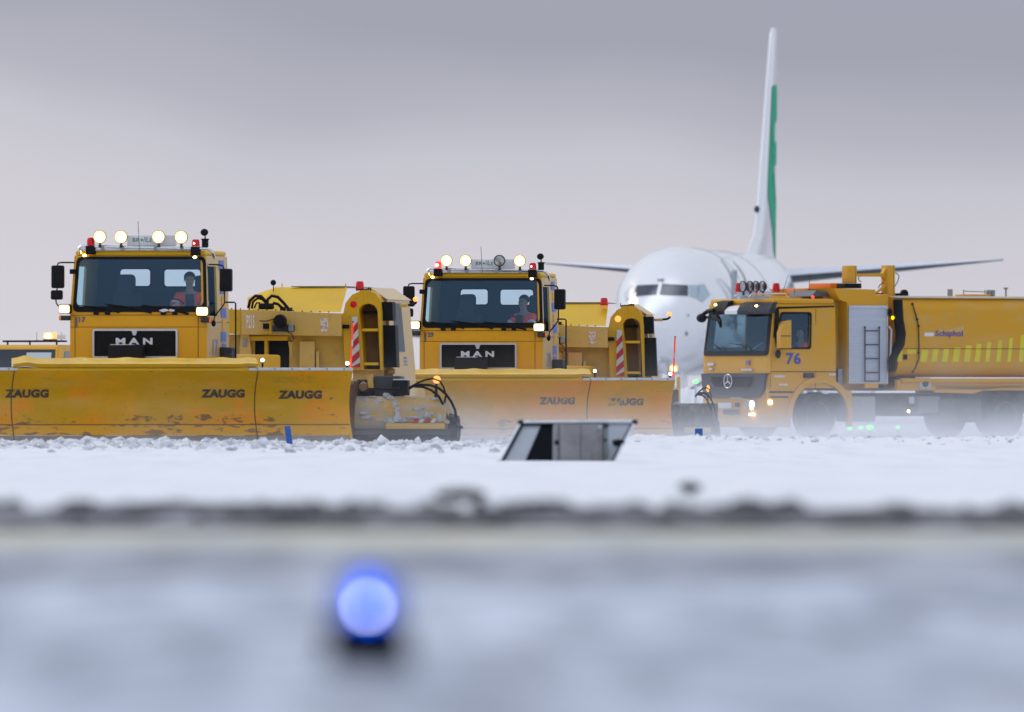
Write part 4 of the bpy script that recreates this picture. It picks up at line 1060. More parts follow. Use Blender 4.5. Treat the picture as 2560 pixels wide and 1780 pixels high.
# mirrors and arms
P_ = [kf(*k, -.15) for k in ((340, 392), (300, 400), (262, 425), (240, 445))]
MB().tube([(u, -.15, w_) for u, w_ in P_], [.05, .05, .04, .03], 8).build('mirror_arm', black, kt)
u, w_ = kf(262, 442, -.2); MB().ball((u, -.2, w_), .13, (1.05, .8, .78), 3).build('mirror', black, kt)
P_ = [kf(*k, -.15) for k in ((290, 435), (330, 445), (385, 462))]
MB().tube([(u, -.15, w_) for u, w_ in P_], .028, 8).build('mirror_arm', black, kt)
P_ = [kf(*k, -.1) for k in ((355, 410), (372, 450), (385, 500))]
MB().tube([(u, -.1, w_) for u, w_ in P_], [.03, .05, .03], 8).build('mirror_arm', black, kt)
a = kd(752, 632, 1.45); b = kd(820, 455, 1.45)
s = MB(); s.prism([(a[0], a[1]), (b[0], a[1]), (b[0], b[1]), (a[0] + .10, b[1] - .04), (a[0], b[1] - .28)], 1.36, 1.50, 'x').build('mirror', p, kt)
z_ = kd(780, 555, 1.45)[1]; MB().box(1.502, 1.505, a[0] + .01, b[0] - .01, z_ - .008, z_ + .008).build('mirror_seam', black, kt)
P_ = [kd(*k, 1.4) for k in ((735, 400), (745, 425), (750, 470))]; MB().tube([(1.4, u, w_) for u, w_ in P_], .03, 8).build('mirror_arm', black, kt)
u, w_ = kd(748, 668, 1.36); MB().ball((1.34, u, w_), .075, (.8, .9, 1.4), 2).build('kerb_mirror', black, kt)
# nose panel: badges, grille, emblem
s = MB(); s.warp = kwarp
zg1, zg0 = kf(440, 792)[1], kf(440, 945)[1]
s.prism([(-1.02, zg0), (.95, zg0), (1.12, zg0 + .16), (1.2, zg1), (-1.24, zg1), (-1.16, zg0 + .16)], -.07, .06, 'y'); gr = s.build('grille', mat('grille_grey', (.055, .06, .072), .5, spec=.3), kt)
for (z0_, z1_) in ((zg1 - .27, zg1 - .07), (zg0 + .24, zg0 + .40)):
    s = MB(); s.warp = kwarp; s.prism([(-.62, z0_), (.6, z0_), (.78, z1_), (-.8, z1_)], -.078, -.0705, 'y').build('air_slot', mat('slot_dark', (.012, .011, .013), .7, spec=.1), gr)
cx_, cz_ = kf(428, 840, -.1)
s = MB(); s.tube([(cx_ + .15 * math.cos(k * math.pi / 12), -.10, cz_ + .15 * math.sin(k * math.pi / 12)) for k in range(24)], .013, 8, True)
for a_ in (90, 210, 330): s.cyl((cx_, -.1, cz_), (cx_ + .15 * math.cos(R(a_)), -.1, cz_ + .15 * math.sin(R(a_))), .022, .008, 6)
s.build('star_emblem', chrome, gr)
for (xa, ya, xb_, yb) in ((298, 724, 338, 742), (512, 762, 580, 774), (308, 757, 330, 768)):
    a = kf(xa, yb); b = kf(xb_, ya); MB().box(a[0], b[0], -.0, .03, a[1], b[1]).build('front_badge', silver, kt)
a = kf(540, 738); b = kf(562, 708); MB().box(a[0], b[0], -.0, .03, a[1], b[1]).build('front_badge', mat('violet_badge', (.25, .16, .3), .5), kt)
# bumper with lamps
zbt, zbb = kf(0, 948)[1], kf(0, 1128)[1]
s = MB(); s.warp = kwarp; s.prism([(-1.25, zbb), (1.25, zbb), (1.25, zg1 - .02), (1.15, zg1 - .02), (1.05, zg0 + .1), (.9, zg0 - .01), (-1.0, zg0 - .01), (-1.2, zg0 + .2), (-1.25, zg0 + .25)], .0, .6, 'y').build('bumper', p, kt)
for (sx, xx0, xx1) in ((1, 540, 610),):
    a = kf(xx0, 1020); b = kf(xx1, 955); s = MB(); h = s.box(a[0], b[0], -.03, .06, a[1], b[1], .03).build('headlight', dirty_white, kt)
    MB().box(a[0] + .02, b[0] - .02, -.036, -.025, a[1] + .02, b[1] - .02, .004).build('reflector_ring', lamp_off, h)
    MB().ball(((a[0] + b[0]) / 2 + .08, -.04, (a[1] + b[1]) / 2), .085, (1, .3, 1), 2).build('lens', lamp_on, h)
    u, w_ = kf(577, 1016, -.04); MB().ball((u, -.04, w_), .05, (1.2, .5, .6), 2).build('lens', lamp_edge, h)
a = kf(372, 1012); b = kf(455, 976); MB().box(a[0], b[0], -.02, -.003, a[1], b[1], .004).build('number_plate', mat('plate_white', (.62, .66, .70), .5), kt)
text('plate_lettering', 'BZ 76', (a[0] + .1, b[0] - .1, a[1] + .03, b[1] - .03), letter_greyblue, kt, -.024) if False else None
a = kf(475, 1003); b = kf(502, 976); MB().box(a[0], b[0], -.02, -.003, a[1], b[1], .01).build('tow_socket', black, kt)
a = kf(400, 1050); b = kf(500, 1022); MB().box(a[0], b[0], -.02, -.003, a[1], b[1], .01).build('lower_vent', darkgrey, kt)
a = kf(565, 1056); b = kf(595, 1044); MB().box(a[0], b[0], -.02, -.003, a[1], b[1], .004).build('fog_lamp', white_lit, kt)
a = kd(650, 985); b = kd(672, 960); MB().box(W - .01, W + .03, .02, .02 + .09, a[1], b[1], .01).build('side_marker', amber_hot, kt)
# lower side of the cab with steps, wheel arch
s = MB()
arch = [(wx + .78 * math.cos(R(t_)), wz + .0 + .74 * math.sin(R(t_))) for t_ in range(180, -1, -12)]
zlow = .24
s.prism([(.0, zlow)] + [(wx - .78, zlow)] + arch + [(wx + .78, zlow), (wx + .92, zlow), (wx + .90, zz(905)), (wx + .62, zz(886)), (0, zz(886))], W - .06, W - .003, 'x').build('wheel_arch', p, kt)
s = MB(); inner = [(wx + .77 * math.cos(R(t_)), wz + .73 * math.sin(R(t_))) for t_ in range(0, 181, 12)]; outer = [(wx + .90 * math.cos(R(t_)), wz + .86 * math.sin(R(t_))) for t_ in range(0, 181, 12)]
s2 = MB()
for i in range(len(inner) - 1):
    s2.prism([outer[i], outer[i + 1], inner[i + 1], inner[i]], W - .04, W + .05, 'x')
bmesh.ops.remove_doubles(s2.bm, verts=s2.bm.verts, dist=1e-4); s2.build('mudguard', p, kt)
s.bm.free()
for (ya, yb) in ((903, 915), (934, 946)):
    a = kd(682, yb); b = kd(840 - (ya - 903), ya); MB().box(W - .002, W + .012, max(a[0], .05), b[0], a[1], b[1], .004).build('step_tread', darkgrey, kt)
MB().box(-.45, .45, .6, 9.6, .62, .98, .02).build('chassis', black, kt)
def kwheel(y, sx, r=.52):
    w = MB().lathe([(.30, -.15), (.47, -.16), (r, -.11), (r, .11), (.47, .16), (.30, .15)], (sx * 1.05, y, wz), 'x', 36).build('wheel', rubber, kt)
    MB().lathe([(.001, sx * .06), (.10, sx * .07), (.12, sx * .02), (.24, sx * .04), (.29, sx * .14), (.31, sx * .14), (.31, -sx * .1), (.001, -sx * .1)], (sx * 1.06, y, wz), 'x', 28).build('rim', mat('pale_rim', (.50, .51, .53), .5, var=[(6, .45, .65, (.25, .25, .26), .7)]), w)
    b = MB()
    for k in range(10): b.cyl((sx * 1.10, y + .17 * math.cos(k * .628), wz + .17 * math.sin(k * .628)), (sx * 1.14, y + .17 * math.cos(k * .628), wz + .17 * math.sin(k * .628)), .016, .016, 6)
    b.build('wheel_nuts', darkgrey, w)
yrw = kd(2190, 0)[0]
for y_ in (wx, yrw, yrw + 1.42):
    for sx in (-1, 1):
        if y_ == yrw - 1.42 and False: continue
        kwheel(y_, sx)
# roof lamps and rails
for k in (522, 566, 604, 645):
    u, w_ = kf(k, 243, .5) 
    yk, zk = kd(k, 243, .45)
    lamp_round(kt, (.45, yk, zk), .125, 0)
yk, zk = kd(592, 272, .45); MB().box(.38, .46, kd(478, 0, .45)[0], kd(700, 0, .45)[0], kd(0, 306, .45)[1], kd(0, 292, .45)[1], .01).build('roof_shelf', silver, kt)
for k, l_ in ((498, 0), (733, 0)):
    yk, zk = kd(k, 278, .2); beacon(kt, .2, yk, zk, .17, .2, l_, False)
MB().ball((.26, kd(608, 0, .26)[0], kd(0, 272, .26)[1]), .04, (1, 1, 1), 2).build('warning_lamp', red_lit, kt)
P_ = [kd(*k, .7) for k in ((560, 312), (575, 292), (790, 288), (808, 312))]; MB().tube([(.7, u, w_) for u, w_ in P_], .018, 8).build('roof_rail', chrome, kt)
for k in ((735, 228, 750, 290), (808, 172, 770, 290), (848, 252, 848, 290), (945, 160, 940, 260)):
    a = kd(k[0], k[1], .3); b = kd(k[2], k[3], .3); MB().tube([(.3, a[0], a[1]), (.3, b[0], b[1])], .005, 5).build('antenna', black, kt)
# air deflector flap and orange locker behind the cab roof
a = kd(905, 305, .6); b = kd(935, 268, .6); c = kd(1115, 300, .6)
MB().prism([(a[0], a[1]), (c[0], c[1] - .03), (c[0], c[1]), (b[0], b[1])], .0, .9, 'x').build('roof_flap', mat('slate_flap', (.10, .11, .14), .5), kt)
u, w_ = kd(968, 310, .95); MB().ball((.93, u, w_), .035, (1, 1, 1), 2).build('warning_lamp', red_lit, kt)
a = kd(930, 290, .3); b = kd(1150, 255, .3); MB().box(-.5, .3, a[0], b[0], a[1], b[1], .02).build('orange_locker', orange_paint, kt)
a = kd(1075, 255, .3); b = kd(1150, 222, .3); MB().box(-.5, .3, a[0], b[0], a[1] + .004, b[1], .01).build('orange_locker', orange_paint, kt)
# superstructure block between cab and tank
def zk(y): return kd(1300, y)[1]
yk = lambda x, xx=1.25: kd(x, 0, xx)[0]
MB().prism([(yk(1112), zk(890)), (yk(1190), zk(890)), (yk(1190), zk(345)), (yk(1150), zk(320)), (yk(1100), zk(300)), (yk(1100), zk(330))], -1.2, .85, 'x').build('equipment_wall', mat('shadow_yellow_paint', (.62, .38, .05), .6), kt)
MB().prism([(yk(1190), zk(860)), (yk(1448), zk(860)), (yk(1448), zk(290)), (yk(1375), zk(300)), (yk(1365), zk(262)), (yk(1105), zk(255)), (yk(1140), zk(325)), (yk(1190), zk(345))], -1.2, 1.20, 'x').build('equipment_body', p, kt)
a = kd(1200, 848); b = kd(1430, 372)
MB().box(1.20, 1.235, a[0], b[0], a[1], b[1], .008).build('roller_shutter', mat('pale_blue_shutter', (.52, .57, .66), .4, var=[((1, 1, 40), .45, .55, (.46, .51, .6), .8)]), kt)
MB().ring(rrect(a[0] - .03, b[0] + .03, a[1] - .02, b[1] + .03, .01), rrect(a[0], b[0], a[1], b[1] - .02, .01), 1.20, 1.25, 'x').build('shutter_frame', silver, kt)
ld = MB()
xa, xb_ = yk(1288), yk(1378)
for y_ in (xa, xb_): ld.tube([(1.28, y_, zk(500)), (1.28, y_, zk(845))], .014, 8); ld.ball((1.28, y_, zk(500)), .025, (1, 1, 1), 1)
for k in (522, 610, 698, 786, 840): ld.tube([(1.28, xa, zk(k)), (1.28, xb_, zk(k))], .012, 8)
ld.build('ladder', darkgrey, kt)
MB().box(1.1, 1.27, yk(1290), yk(1375), zk(885), zk(852), .01).build('ladder_foot', p, kt)
# portal frame on the roof
for (xa, xb_, za, zb_) in ((1180, 1225, 222, 112), (1428, 1466, 310, 108)):
    MB().box(.6, .85, yk(xa, .8), yk(xb_, .8), kd(1300, za, .8)[1], kd(1300, zb_, .8)[1], .015).build('crane_post', p, kt)
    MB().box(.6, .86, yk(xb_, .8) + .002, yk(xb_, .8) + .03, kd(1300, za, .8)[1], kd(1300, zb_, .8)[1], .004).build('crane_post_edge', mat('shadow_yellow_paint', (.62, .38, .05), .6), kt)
kz8 = lambda y: kd(1300, y, .8)[1]
MB().prism([(yk(1225, .8) + .03, kz8(182)), (yk(1245, .8), kz8(180)), (yk(1410, .8), kz8(180)), (yk(1428, .8), kz8(205)), (yk(1428, .8), kz8(128)), (yk(1410, .8), kz8(158)), (yk(1245, .8), kz8(162)), (yk(1225, .8) + .03, kz8(120))], .68, .78, 'x').build('crane_crossbar', p, kt)
MB().box(.55, .9, yk(1155, .8), yk(1255, .8), kz8(255), kz8(224), .01).build('crane_foot', black, kt)
P_ = [kd(*k, .8) for k in ((1366, 282), (1420, 236))]; MB().tube([(.8, u, w_) for u, w_ in P_], .03, 8).build('crane_brace', p, kt)
for pts in (((1466, 160), (1490, 158), (1508, 175), (1500, 210), (1480, 245)), ((1262, 170), (1250, 195), (1268, 215)), ((1416, 210), (1385, 235), (1378, 252))):
    P_ = [kd(*k, .7) for k in pts]; MB().tube([(.7, u, w_) for u, w_ in P_], .010, 6).build('cable', black, kt)
a = kd(1372, 305, .7); b = kd(1545, 285, .7); MB().box(.4, .7, a[0], b[0], a[1], b[1], .03).build('winch_drum', black, kt)
u, w_ = kd(1535, 290, .72); MB().lathe([(.001, .0), (.10, .0), (.10, .06), (.001, .06)], (.72, u, w_), 'x', 18).build('hose_cap', black, kt)
a = kd(1375, 335, 1.22); b = kd(1420, 318, 1.22); MB().lathe([(.08, 0), (.10, .04), (.05, .11), (.001, .12)], (1.1, (a[0] + b[0]) / 2, a[1]), 'z', 16).build('dome_lamp', white, kt)
# suction hose and pipes beside the cabinet
P_ = [kd(*k, 1.32) for k in ((1500, 325), (1502, 380), (1506, 450), (1518, 540), (1512, 600), (1480, 665), (1462, 720), (1466, 780))]
MB().tube([(1.32, u, w_) for u, w_ in P_], [.11, .11, .11, .12, .12, .10, .09, .08], 12).build('suction_hose', black, kt)
P_ = [kd(*k, 1.3) for k in ((1445, 495), (1460, 520), (1455, 640), (1452, 720), (1462, 760))]
MB().tube([(1.3, u, w_) for u, w_ in P_], .025, 8).build('pipe', silver, kt)
u, w_ = kd(1468, 440, 1.3); MB().ball((1.3, u, w_), .035, (1, 1, 1.2), 2).build('side_beacon', mat('yellow_lit', (1, .8, 0), .3, emit=((1, .75, 0), 2)), kt)
u, w_ = kd(1455, 408, 1.3); MB().ball((1.28, u, w_), .07, (.6, .8, 1.4), 2).build('horn', black, kt)
# tank
yt0 = kd(1447, 0)[0] + .25
zt1, zt0 = kd(1700, 308)[1], kd(1700, 815)[1]
tank = MB().prism(rrect(-1.24, 1.24, zt0, zt1, .34, 8), yt0, 9.4, 'y').build('tank', p, kt)
tw = mat('tank_white_trim', (.72, .66, .52), .5)
zs1 = kd(1700, 475)[1]; zs2 = kd(1700, 635)[1]
MB().box(1.241, 1.246, yt0 + .03, 9.38, zs2 - .006, zs2 + .006).build('tank_seam', mat('seam_dark', (.08, .04, .01), .8), tank)
MB().box(.9, 1.16, yt0, 9.4, zt1 - .03, zt1 + .02, .01).build('tank_top_edge', tw, tank)
MB().box(-.9, 1.2, yt0, 9.4, kd(1700, 900)[1], kd(1700, 832)[1], .02).build('tank_frame', p, kt)
MB().box(1.14, 1.26, yt0 + .1, 9.3, kd(1700, 850)[1], kd(1700, 822)[1], .02).build('side_rail', p, kt)
zl0, zl1 = kd(1700, 718)[1], kd(1700, 640)[1]
tops = {1: 641, 2: 638, 3: 634, 4: 626, 5: 614, 6: 603, 7: 592, 8: 580, 9: 566, 10: 546}
st = ((1640, 1696), (1712, 1760), (1778, 1826), (1846, 1898), (1918, 1968), (1985, 2030), (2052, 2092), (2122, 2162), (2192, 2228), (2265, 2305), (2340, 2378), (2412, 2450))
for k, (xa, xb_) in enumerate(st):
    ya, yb = yk(xa), yk(xb_); tz = kd(1700, tops.get(k + 1, 530 - (k - 10) * 16))[1]
    tl = .06
    MB().prism([(ya, zl0), (yb - tl, zl0), (yb, tz), (ya + tl, tz)], 1.2405, 1.245, 'x').build('lime_stripe', lime, tank)
MB().box(1.2405, 1.244, yk(1562), yk(1618), kd(1600, 668)[1], zl1).build('lime_stripe', lime, tank)
MB().prism([(yk(1497), zl0), (yk(1525), zl0), (yk(1532), kd(1600, 650)[1]), (yk(1505), kd(1600, 650)[1])], 1.2405, 1.244, 'x').build('lime_stripe', lime, tank)
MB().box(1.2405, 1.25, yk(1535), yk(1560), kd(1600, 705)[1], kd(1600, 672)[1]).build('filler_socket', black, tank)
a = kd(1670, 556); b = kd(1728, 534); MB().box(1.2405, 1.244, a[0], b[0], a[1], b[1]).build('logo_bar', white, tank)
a = kd(1738, 562); b = kd(1912, 520); text('logo_lettering', 'Schiphol', (a[0], b[0], a[1] - .02, b[1]), letter_blue, tank, 1.2455, 'x', .03)
fan = MB()
for k in range(13):
    t_ = k / 12; x_ = 1760 + 150 * t_; h_ = 524 - 34 * t_ ** 1.6
    a = kd(x_, 526); b = kd(x_ + 1, h_); fan.box(1.2405, 1.2435, a[0], a[0] + .014, a[1], max(b[1], a[1] + .01))
fan.build('logo_fan', mat('pale_gold', (.72, .62, .42), .5), tank)
P_ = [kd(*k, 1.27) for k in ((1592, 352), (1608, 400), (1622, 450), (1632, 500), (1634, 620), (1632, 700), (1610, 760), (1595, 782))]
MB().tube([(1.27, u, w_) for u, w_ in P_], .014, 8).build('brake_line', darkgrey, tank)
for k in ((1592, 352), (1622, 450), (1632, 492), (1632, 660), (1595, 780)):
    u, w_ = kd(*k, 1.27); MB().ball((1.27, u, w_), .035, (1, 1, 1), 1).build('pipe_clamp', darkgrey, tank)
# fittings on top of the tank
kz5 = lambda y: kd(1900, y, .6)[1]
y5 = lambda x: kd(x, 0, .6)[0]
MB().box(.3, .75, y5(1912), y5(2060), kz5(308), kz5(292), .01).build('hatch', p, tank)
h = MB()
for k in (1916, 2050): h.cyl((.6, y5(k), kz5(292)), (.6, y5(k), kz5(262)), .012, .012, 6)
h.tube([(.6, y5(1912), kz5(272)), (.6, y5(2052), kz5(276))], .012, 6); h.build('hatch_rail', grey, tank)
for (k, w2, top) in ((1830, .06, 260), (2072, .05, 278), (2100, .05, 264), (2182, .02, 252)):
    MB().cyl((.6, y5(k), kz5(306)), (.6, y5(k), kz5(top)), w2, w2, 10).build('vent_pipe', grey, tank)
MB().lathe([(.02, 0), (.06, .04), (.06, .05), (.001, .05)], (.6, y5(2182), kz5(262)), 'z', 10).build('vent_cap', grey, tank)
MB().lathe([(.04, 0), (.07, .02), (.05, .06), (.001, .06)], (.6, y5(2072), kz5(280)), 'z', 10).build('vent_cap', grey, tank)
# rear mudguard, pumps, boxes, side marker
a = kd(1800, 918); s = MB()
ra = [(yrw + .98 * math.cos(R(t_)), kd(2190, 1070)[1] + .02 + .66 * math.sin(R(t_))) for t_ in range(180, 89, -15)]
ztop = kd(1700, 866)[1]
s.prism([(yk(1745), ztop), (yk(1745), kd(1700, 912)[1]), (yk(1990), kd(1700, 918)[1])] + [(yrw - .55, kd(1700, 893)[1]), (yrw - .2, kd(1700, 884)[1]), (yrw + .4, kd(1700, 882)[1]), (yrw + 1.8, kd(1700, 882)[1]), (yrw + 2.6, kd(1700, 905)[1]), (9.3, kd(1700, 915)[1]), (9.3, ztop)], 1.12, 1.20, 'x').build('side_fairing', p, kt)
a = kd(1640, 890); b = kd(1712, 818); MB().box(1.05, 1.24, a[0], b[0], a[1], b[1], .02).build('pump_box', mat('pump_grey', (.45, .48, .5), .5), kt)
u, w_ = kd(1676, 852, 1.25); MB().lathe([(.001, .02), (.07, .02), (.09, 0), (.001, 0)], (1.24, u, w_), 'x', 16).build('pump_flange', darkgrey, kt)
a = kd(1490, 880); b = kd(1640, 812); MB().box(.7, 1.1, a[0], b[0], a[1], b[1], .03).build('pump_pipework', black, kt)
MB().box(.2, 1.0, yk(1445), yk(1480), zk(885), zk(790), .03).build('valve_stack', darkgrey, kt)
a = kd(1198, 1110); b = kd(1372, 935); MB().box(.7, 1.2, a[0], b[0], a[1] + .05, b[1], .04).build('battery_box', mat('box_grey', (.34, .35, .36), .6), kt)
a = kd(1372, 1090, 1.0); b = kd(1740, 915, 1.0); MB().box(-.9, .95, a[0], b[0], a[1] + .1, b[1], .04).build('under_tank', darkgrey, kt)
a = kd(1630, 1040, 1.1); b = kd(1768, 935, 1.1); MB().box(.9, 1.12, a[0], b[0], a[1], b[1], .03).build('tool_box', mat('box_grey2', (.20, .21, .23), .6), kt)
a = kd(1575, 982, 1.15); b = kd(1605, 938, 1.15); MB().box(1.1, 1.16, a[0], b[0], a[1], b[1], .01).build('reflector_plate', dirty_white, kt)
u, w_ = kd(1568, 1030, 1.18); MB().ball((1.18, u, w_), .035, (1, 1, 1), 2).build('side_marker', amber_hot, kt)
MB().box(-1.0, 1.0, yrw - .9, 9.3, .55, 1.1, .03).build('rear_frame', darkgrey, kt)
MB().box(.9, 1.14, yk(1775), yrw - .62, .34, ztop - .3, .05).build('spare_box', mat('dark_side_box', (.045, .048, .055), .7, var=[(4, .45, .7, (.12, .12, .13), .7)]), kt)
MB().box(.98, 1.1, yk(1150), yk(1185), zk(880), zk(760), .03).build('air_dryer', grey, kt)
for (x_, y_) in ((-.35, 1.45), (.62, 1.5)):
    MB().box(x_ - .25, x_ + .25, y_, y_ + .22, zz(860), zz(500), .08).build('seat', seat_m, kt)
MB().box(-1.05, 1.1, .18, .5, zz(720), zz(625), .06).build('dashboard', mat('dash_teal', (.10, .14, .15), .7), kt)
a = kf(585, 640, .2); b = kf(640, 595, .2)
MB().hexa([(a[0], .16, a[1]), (a[0] + .1, .16, a[1]), (a[0] + .1, .165, a[1]), (a[0], .165, a[1])], [(b[0] - .1, .26, b[1]), (b[0], .26, b[1]), (b[0], .265, b[1]), (b[0] - .1, .265, b[1])]).build('paper_note', white, kt)
for (a, b, c) in (((385, 640), (350, 612), (330, 598)), ((550, 640), (520, 612), (440, 602))):
    P_ = [kf(*k, -.02) for k in (a, b, c)]
    MB().tube([(u, -.03, w_) for u, w_ in P_], [.016, .012, .006], 6).build('wiper', black, kt)
u, w_ = kd(855, 545, .62)
seat_driver(K, .86, 1.20, w_ + .02, R(0), 'person in orange jacket with grey bands seen through the side window of tanker 76', cap=True)

# ---------------------------------------------------------------- airliner
A = Frame(1640, 366, GZ, 6.9)
q5 = lambda x, y: (1360 + .5226 * x, 40 + .5226 * y)
q6 = lambda x, y: (1500 + .2256 * x, 600 + .2256 * y)
pl = A.root('airliner', 'white airliner with green patch on its tall tail fin beyond the trucks', 'airliner')
st_ = [(0, 2.72, .02, .02), (.08, 2.73, .22, .22), (.25, 2.76, .42, .42), (.55, 2.82, .66, .64), (1.0, 2.92, .93, .90), (1.6, 3.06, 1.18, 1.18), (2.3, 3.22, 1.40, 1.45), (3.1, 3.36, 1.59, 1.72),
       (4.1, 3.44, 1.74, 1.90), (5.4, 3.47, 1.84, 1.98), (7, 3.48, 1.88, 2.0), (14, 3.48, 1.88, 2.0), (24, 3.48, 1.88, 2.0), (28, 3.72, 1.65, 1.78), (32, 4.12, 1.15, 1.38), (35, 4.45, .68, .95), (37.5, 4.72, .22, .35)]
# smooth the stations with a Catmull-Rom pass
def cr4(p0, p1, p2, p3, t): return tuple(.5 * ((2 * b) + (-a + c) * t + (2 * a - 5 * b + 4 * c - d) * t * t + (-a + 3 * b - 3 * c + d) * t ** 3) for a, b, c, d in zip(p0, p1, p2, p3))
dense = []
for i in range(len(st_) - 1):
    p0 = st_[max(0, i - 1)]; p1 = st_[i]; p2 = st_[i + 1]; p3 = st_[min(len(st_) - 1, i + 2)]
    for k in range(3): 
        t_ = k / 3
        dense.append(cr4(p0, p1, p2, p3, t_) if i > 0 and st_[i + 1][0] - st_[i][0] < 3 else tuple(a + (b - a) * t_ for a, b in zip(p1, p2)))
dense.append(st_[-1])
fb = MB(); n = 64; vs = []; fs = []
for (y, z, w, h) in dense:
    w = max(w, .01); h = max(h, .01)
    for k in range(n):
        t_ = k * 2 * math.pi / n; vs.append((w * math.cos(t_), y, z + h * math.sin(t_)))
for i in range(len(dense) - 1):
    for k in range(n): fs.append((i * n + k, i * n + (k + 1) % n, (i + 1) * n + (k + 1) % n, (i + 1) * n + k))
fs += [tuple(range(n)), tuple(range(len(dense) * n - 1, (len(dense) - 1) * n - 1, -1))]
fb._faces(vs, fs); fb.bm.normal_update(); bmesh.ops.recalc_face_normals(fb.bm, faces=fb.bm.faces)
bvh = BVHTree.FromBMesh(fb.bm)
fb.build('fuselage', planewhite, pl)
def decal(name, pts, m, parent, tree, direction, off=.015, axis='y', cuts=4):
    """a patch of paint or glass lying on the hull: the outline is dropped onto the surface"""
    b = bmesh.new()
    for (u, w) in pts: b.verts.new((u, -30 if axis == 'y' else 0, w) if axis == 'y' else (30, u, w))
    b.faces.new(b.verts); bmesh.ops.triangulate(b, faces=b.faces[:])
    for _ in range(cuts): bmesh.ops.subdivide_edges(b, edges=b.edges[:], cuts=1, use_grid_fill=True)
    bad = []
    for v in b.verts:
        hit = tree.ray_cast(v.co, direction)
        if hit[0] is None: bad.append(v); continue
        v.co = hit[0] - Vector(direction) * off * .3 + hit[1] * off * (1 if hit[1].dot(Vector(direction)) < 0 else -1)
    if bad: bmesh.ops.delete(b, geom=bad, context='VERTS')
    me = bpy.data.meshes.new(name); b.to_mesh(me); b.free(); me.materials.append(m); me.shade_smooth()
    o = bpy.data.objects.new(name, me); COL.objects.link(o); o.parent = parent; return o
def af(x, y, dep=2.3): return A.f(*q6(x, y), dep)
for nm, pts, m_ in (('cockpit_window', ((425, 505), (672, 497), (665, 605), (398, 632)), navy_glass), ('cockpit_window', ((715, 490), (985, 505), (1002, 622), (705, 608)), navy_glass),
                    ('cockpit_side_window', ((998, 503), (1065, 502), (1095, 545), (1085, 650), (1020, 625)), pale_glass), ('cockpit_side_window', ((1078, 498), (1140, 490), (1205, 610), (1145, 688), (1095, 660), (1102, 545)), pale_glass),
                    ('cockpit_side_window', ((330, 495), (412, 512), (385, 632), (295, 678), (272, 600)), grey_glass)):
    decal(nm, [af(*k) for k in pts], m_, pl, bvh, (0, 1, 0))
for pts in (((655, 445), (728, 440), (728, 452), (655, 457)), ((705, 452), (720, 452), (720, 466), (705, 466)), ((1004, 1018), (1018, 1018), (1018, 1062), (1004, 1062)), ((1012, 834), (1028, 834), (1028, 850), (1012, 850))):
    decal('probe', [af(*k) for k in pts], underwing, pl, bvh, (0, 1, 0), .03, cuts=2)
# soft green swoosh along the fuselage side, seen from +x
for (y0, y1, w_) in ((6.2, 8.3, .3), (10.5, 12, .7)):
    decal('livery_swoosh', [(y0, 4.3), (y0 + w_ + .2, 4.3), (y1 + .4, 5.1), (y1, 5.1)], green_soft if y0 < 7 else mat('faint_green_livery', (.80, .88, .87), .4), pl, bvh, (-1, 0, 0), .02, 'x', 3)
# cabin windows and front door
wn = MB()
for k in range(34):
    y = 7.5 + k * .52; wn.box(1.86, 1.885, y, y + .22, 3.86, 4.16)
wn.build('cabin_windows', mat('cabin_glass', (.25, .3, .36), .2), pl)
# seams and outlines on the hull
def hull_ring(y, r_):
    k = min(range(len(dense)), key=lambda i: abs(dense[i][0] - y)); y_, z_, w_, h_ = dense[k]
    return [((w_ + .004) * math.cos(a * math.pi / 32), y_, z_ + (h_ + .004) * math.sin(a * math.pi / 32)) for a in range(64)]
seam_m = mat('hull_seam_grey', (.45, .48, .54), .5)
for y in (9.5, 17.5): MB().tube(hull_ring(y, 1), .007, 5, True).build('hull_seam', seam_m, pl)
MB().ring(rrect(4.9, 5.8, 2.9, 4.75, .12), rrect(4.94, 5.76, 2.94, 4.71, .1), 1.80, 1.90, 'x').build('door_outline', seam_m, pl)
# fin
def af5(x, y, dep): return A.f(*q5(x, y), dep)
fin = [(26.5, 5.3), (30.0, 6.1), (31.2, 7.2), (35.6, 13.05), (37.6, 13.05), (36.8, 5.0), (33, 4.6)]
fs_ = MB()
def foil(pts_root, pts_tip): pass
secs = [(4.9, 25.4, 36.9, .20), (5.45, 27.4, 36.95, .19), (6.1, 29.9, 37.0, .19), (7.0, 31.2, 37.1, .18), (9, 32.7, 37.25, .155), (11, 34.1, 37.45, .12), (12.9, 35.5, 37.6, .09), (13.15, 35.9, 37.6, .05)]
shape = [(0, 0), (.03, .5), (.12, .9), (.3, 1), (.6, .72), (1, .04)]
vs = []; fs = []
ns = len(shape) * 2 - 1
for (z, l, t, th) in secs:
    lean = -.0 * z
    r = [(th * w_ + lean, l + (t - l) * u) for u, w_ in shape] + [(-th * w_ + lean, l + (t - l) * u) for u, w_ in shape[::-1][:-1]]
    vs += [(a, b, z) for a, b in r]
for i in range(len(secs) - 1):
    for k in range(ns): fs.append((i * ns + k, i * ns + (k + 1) % ns, (i + 1) * ns + (k + 1) % ns, (i + 1) * ns + k))
fs += [tuple(range(ns)), tuple(range(len(secs) * ns - 1, (len(secs) - 1) * ns - 1, -1))]
fs_._faces(vs, fs); bmesh.ops.recalc_face_normals(fs_.bm, faces=fs_.bm.faces)
bf_ = BVHTree.FromBMesh(fs_.bm); finob = fs_.build('tail_fin', planewhite, pl)
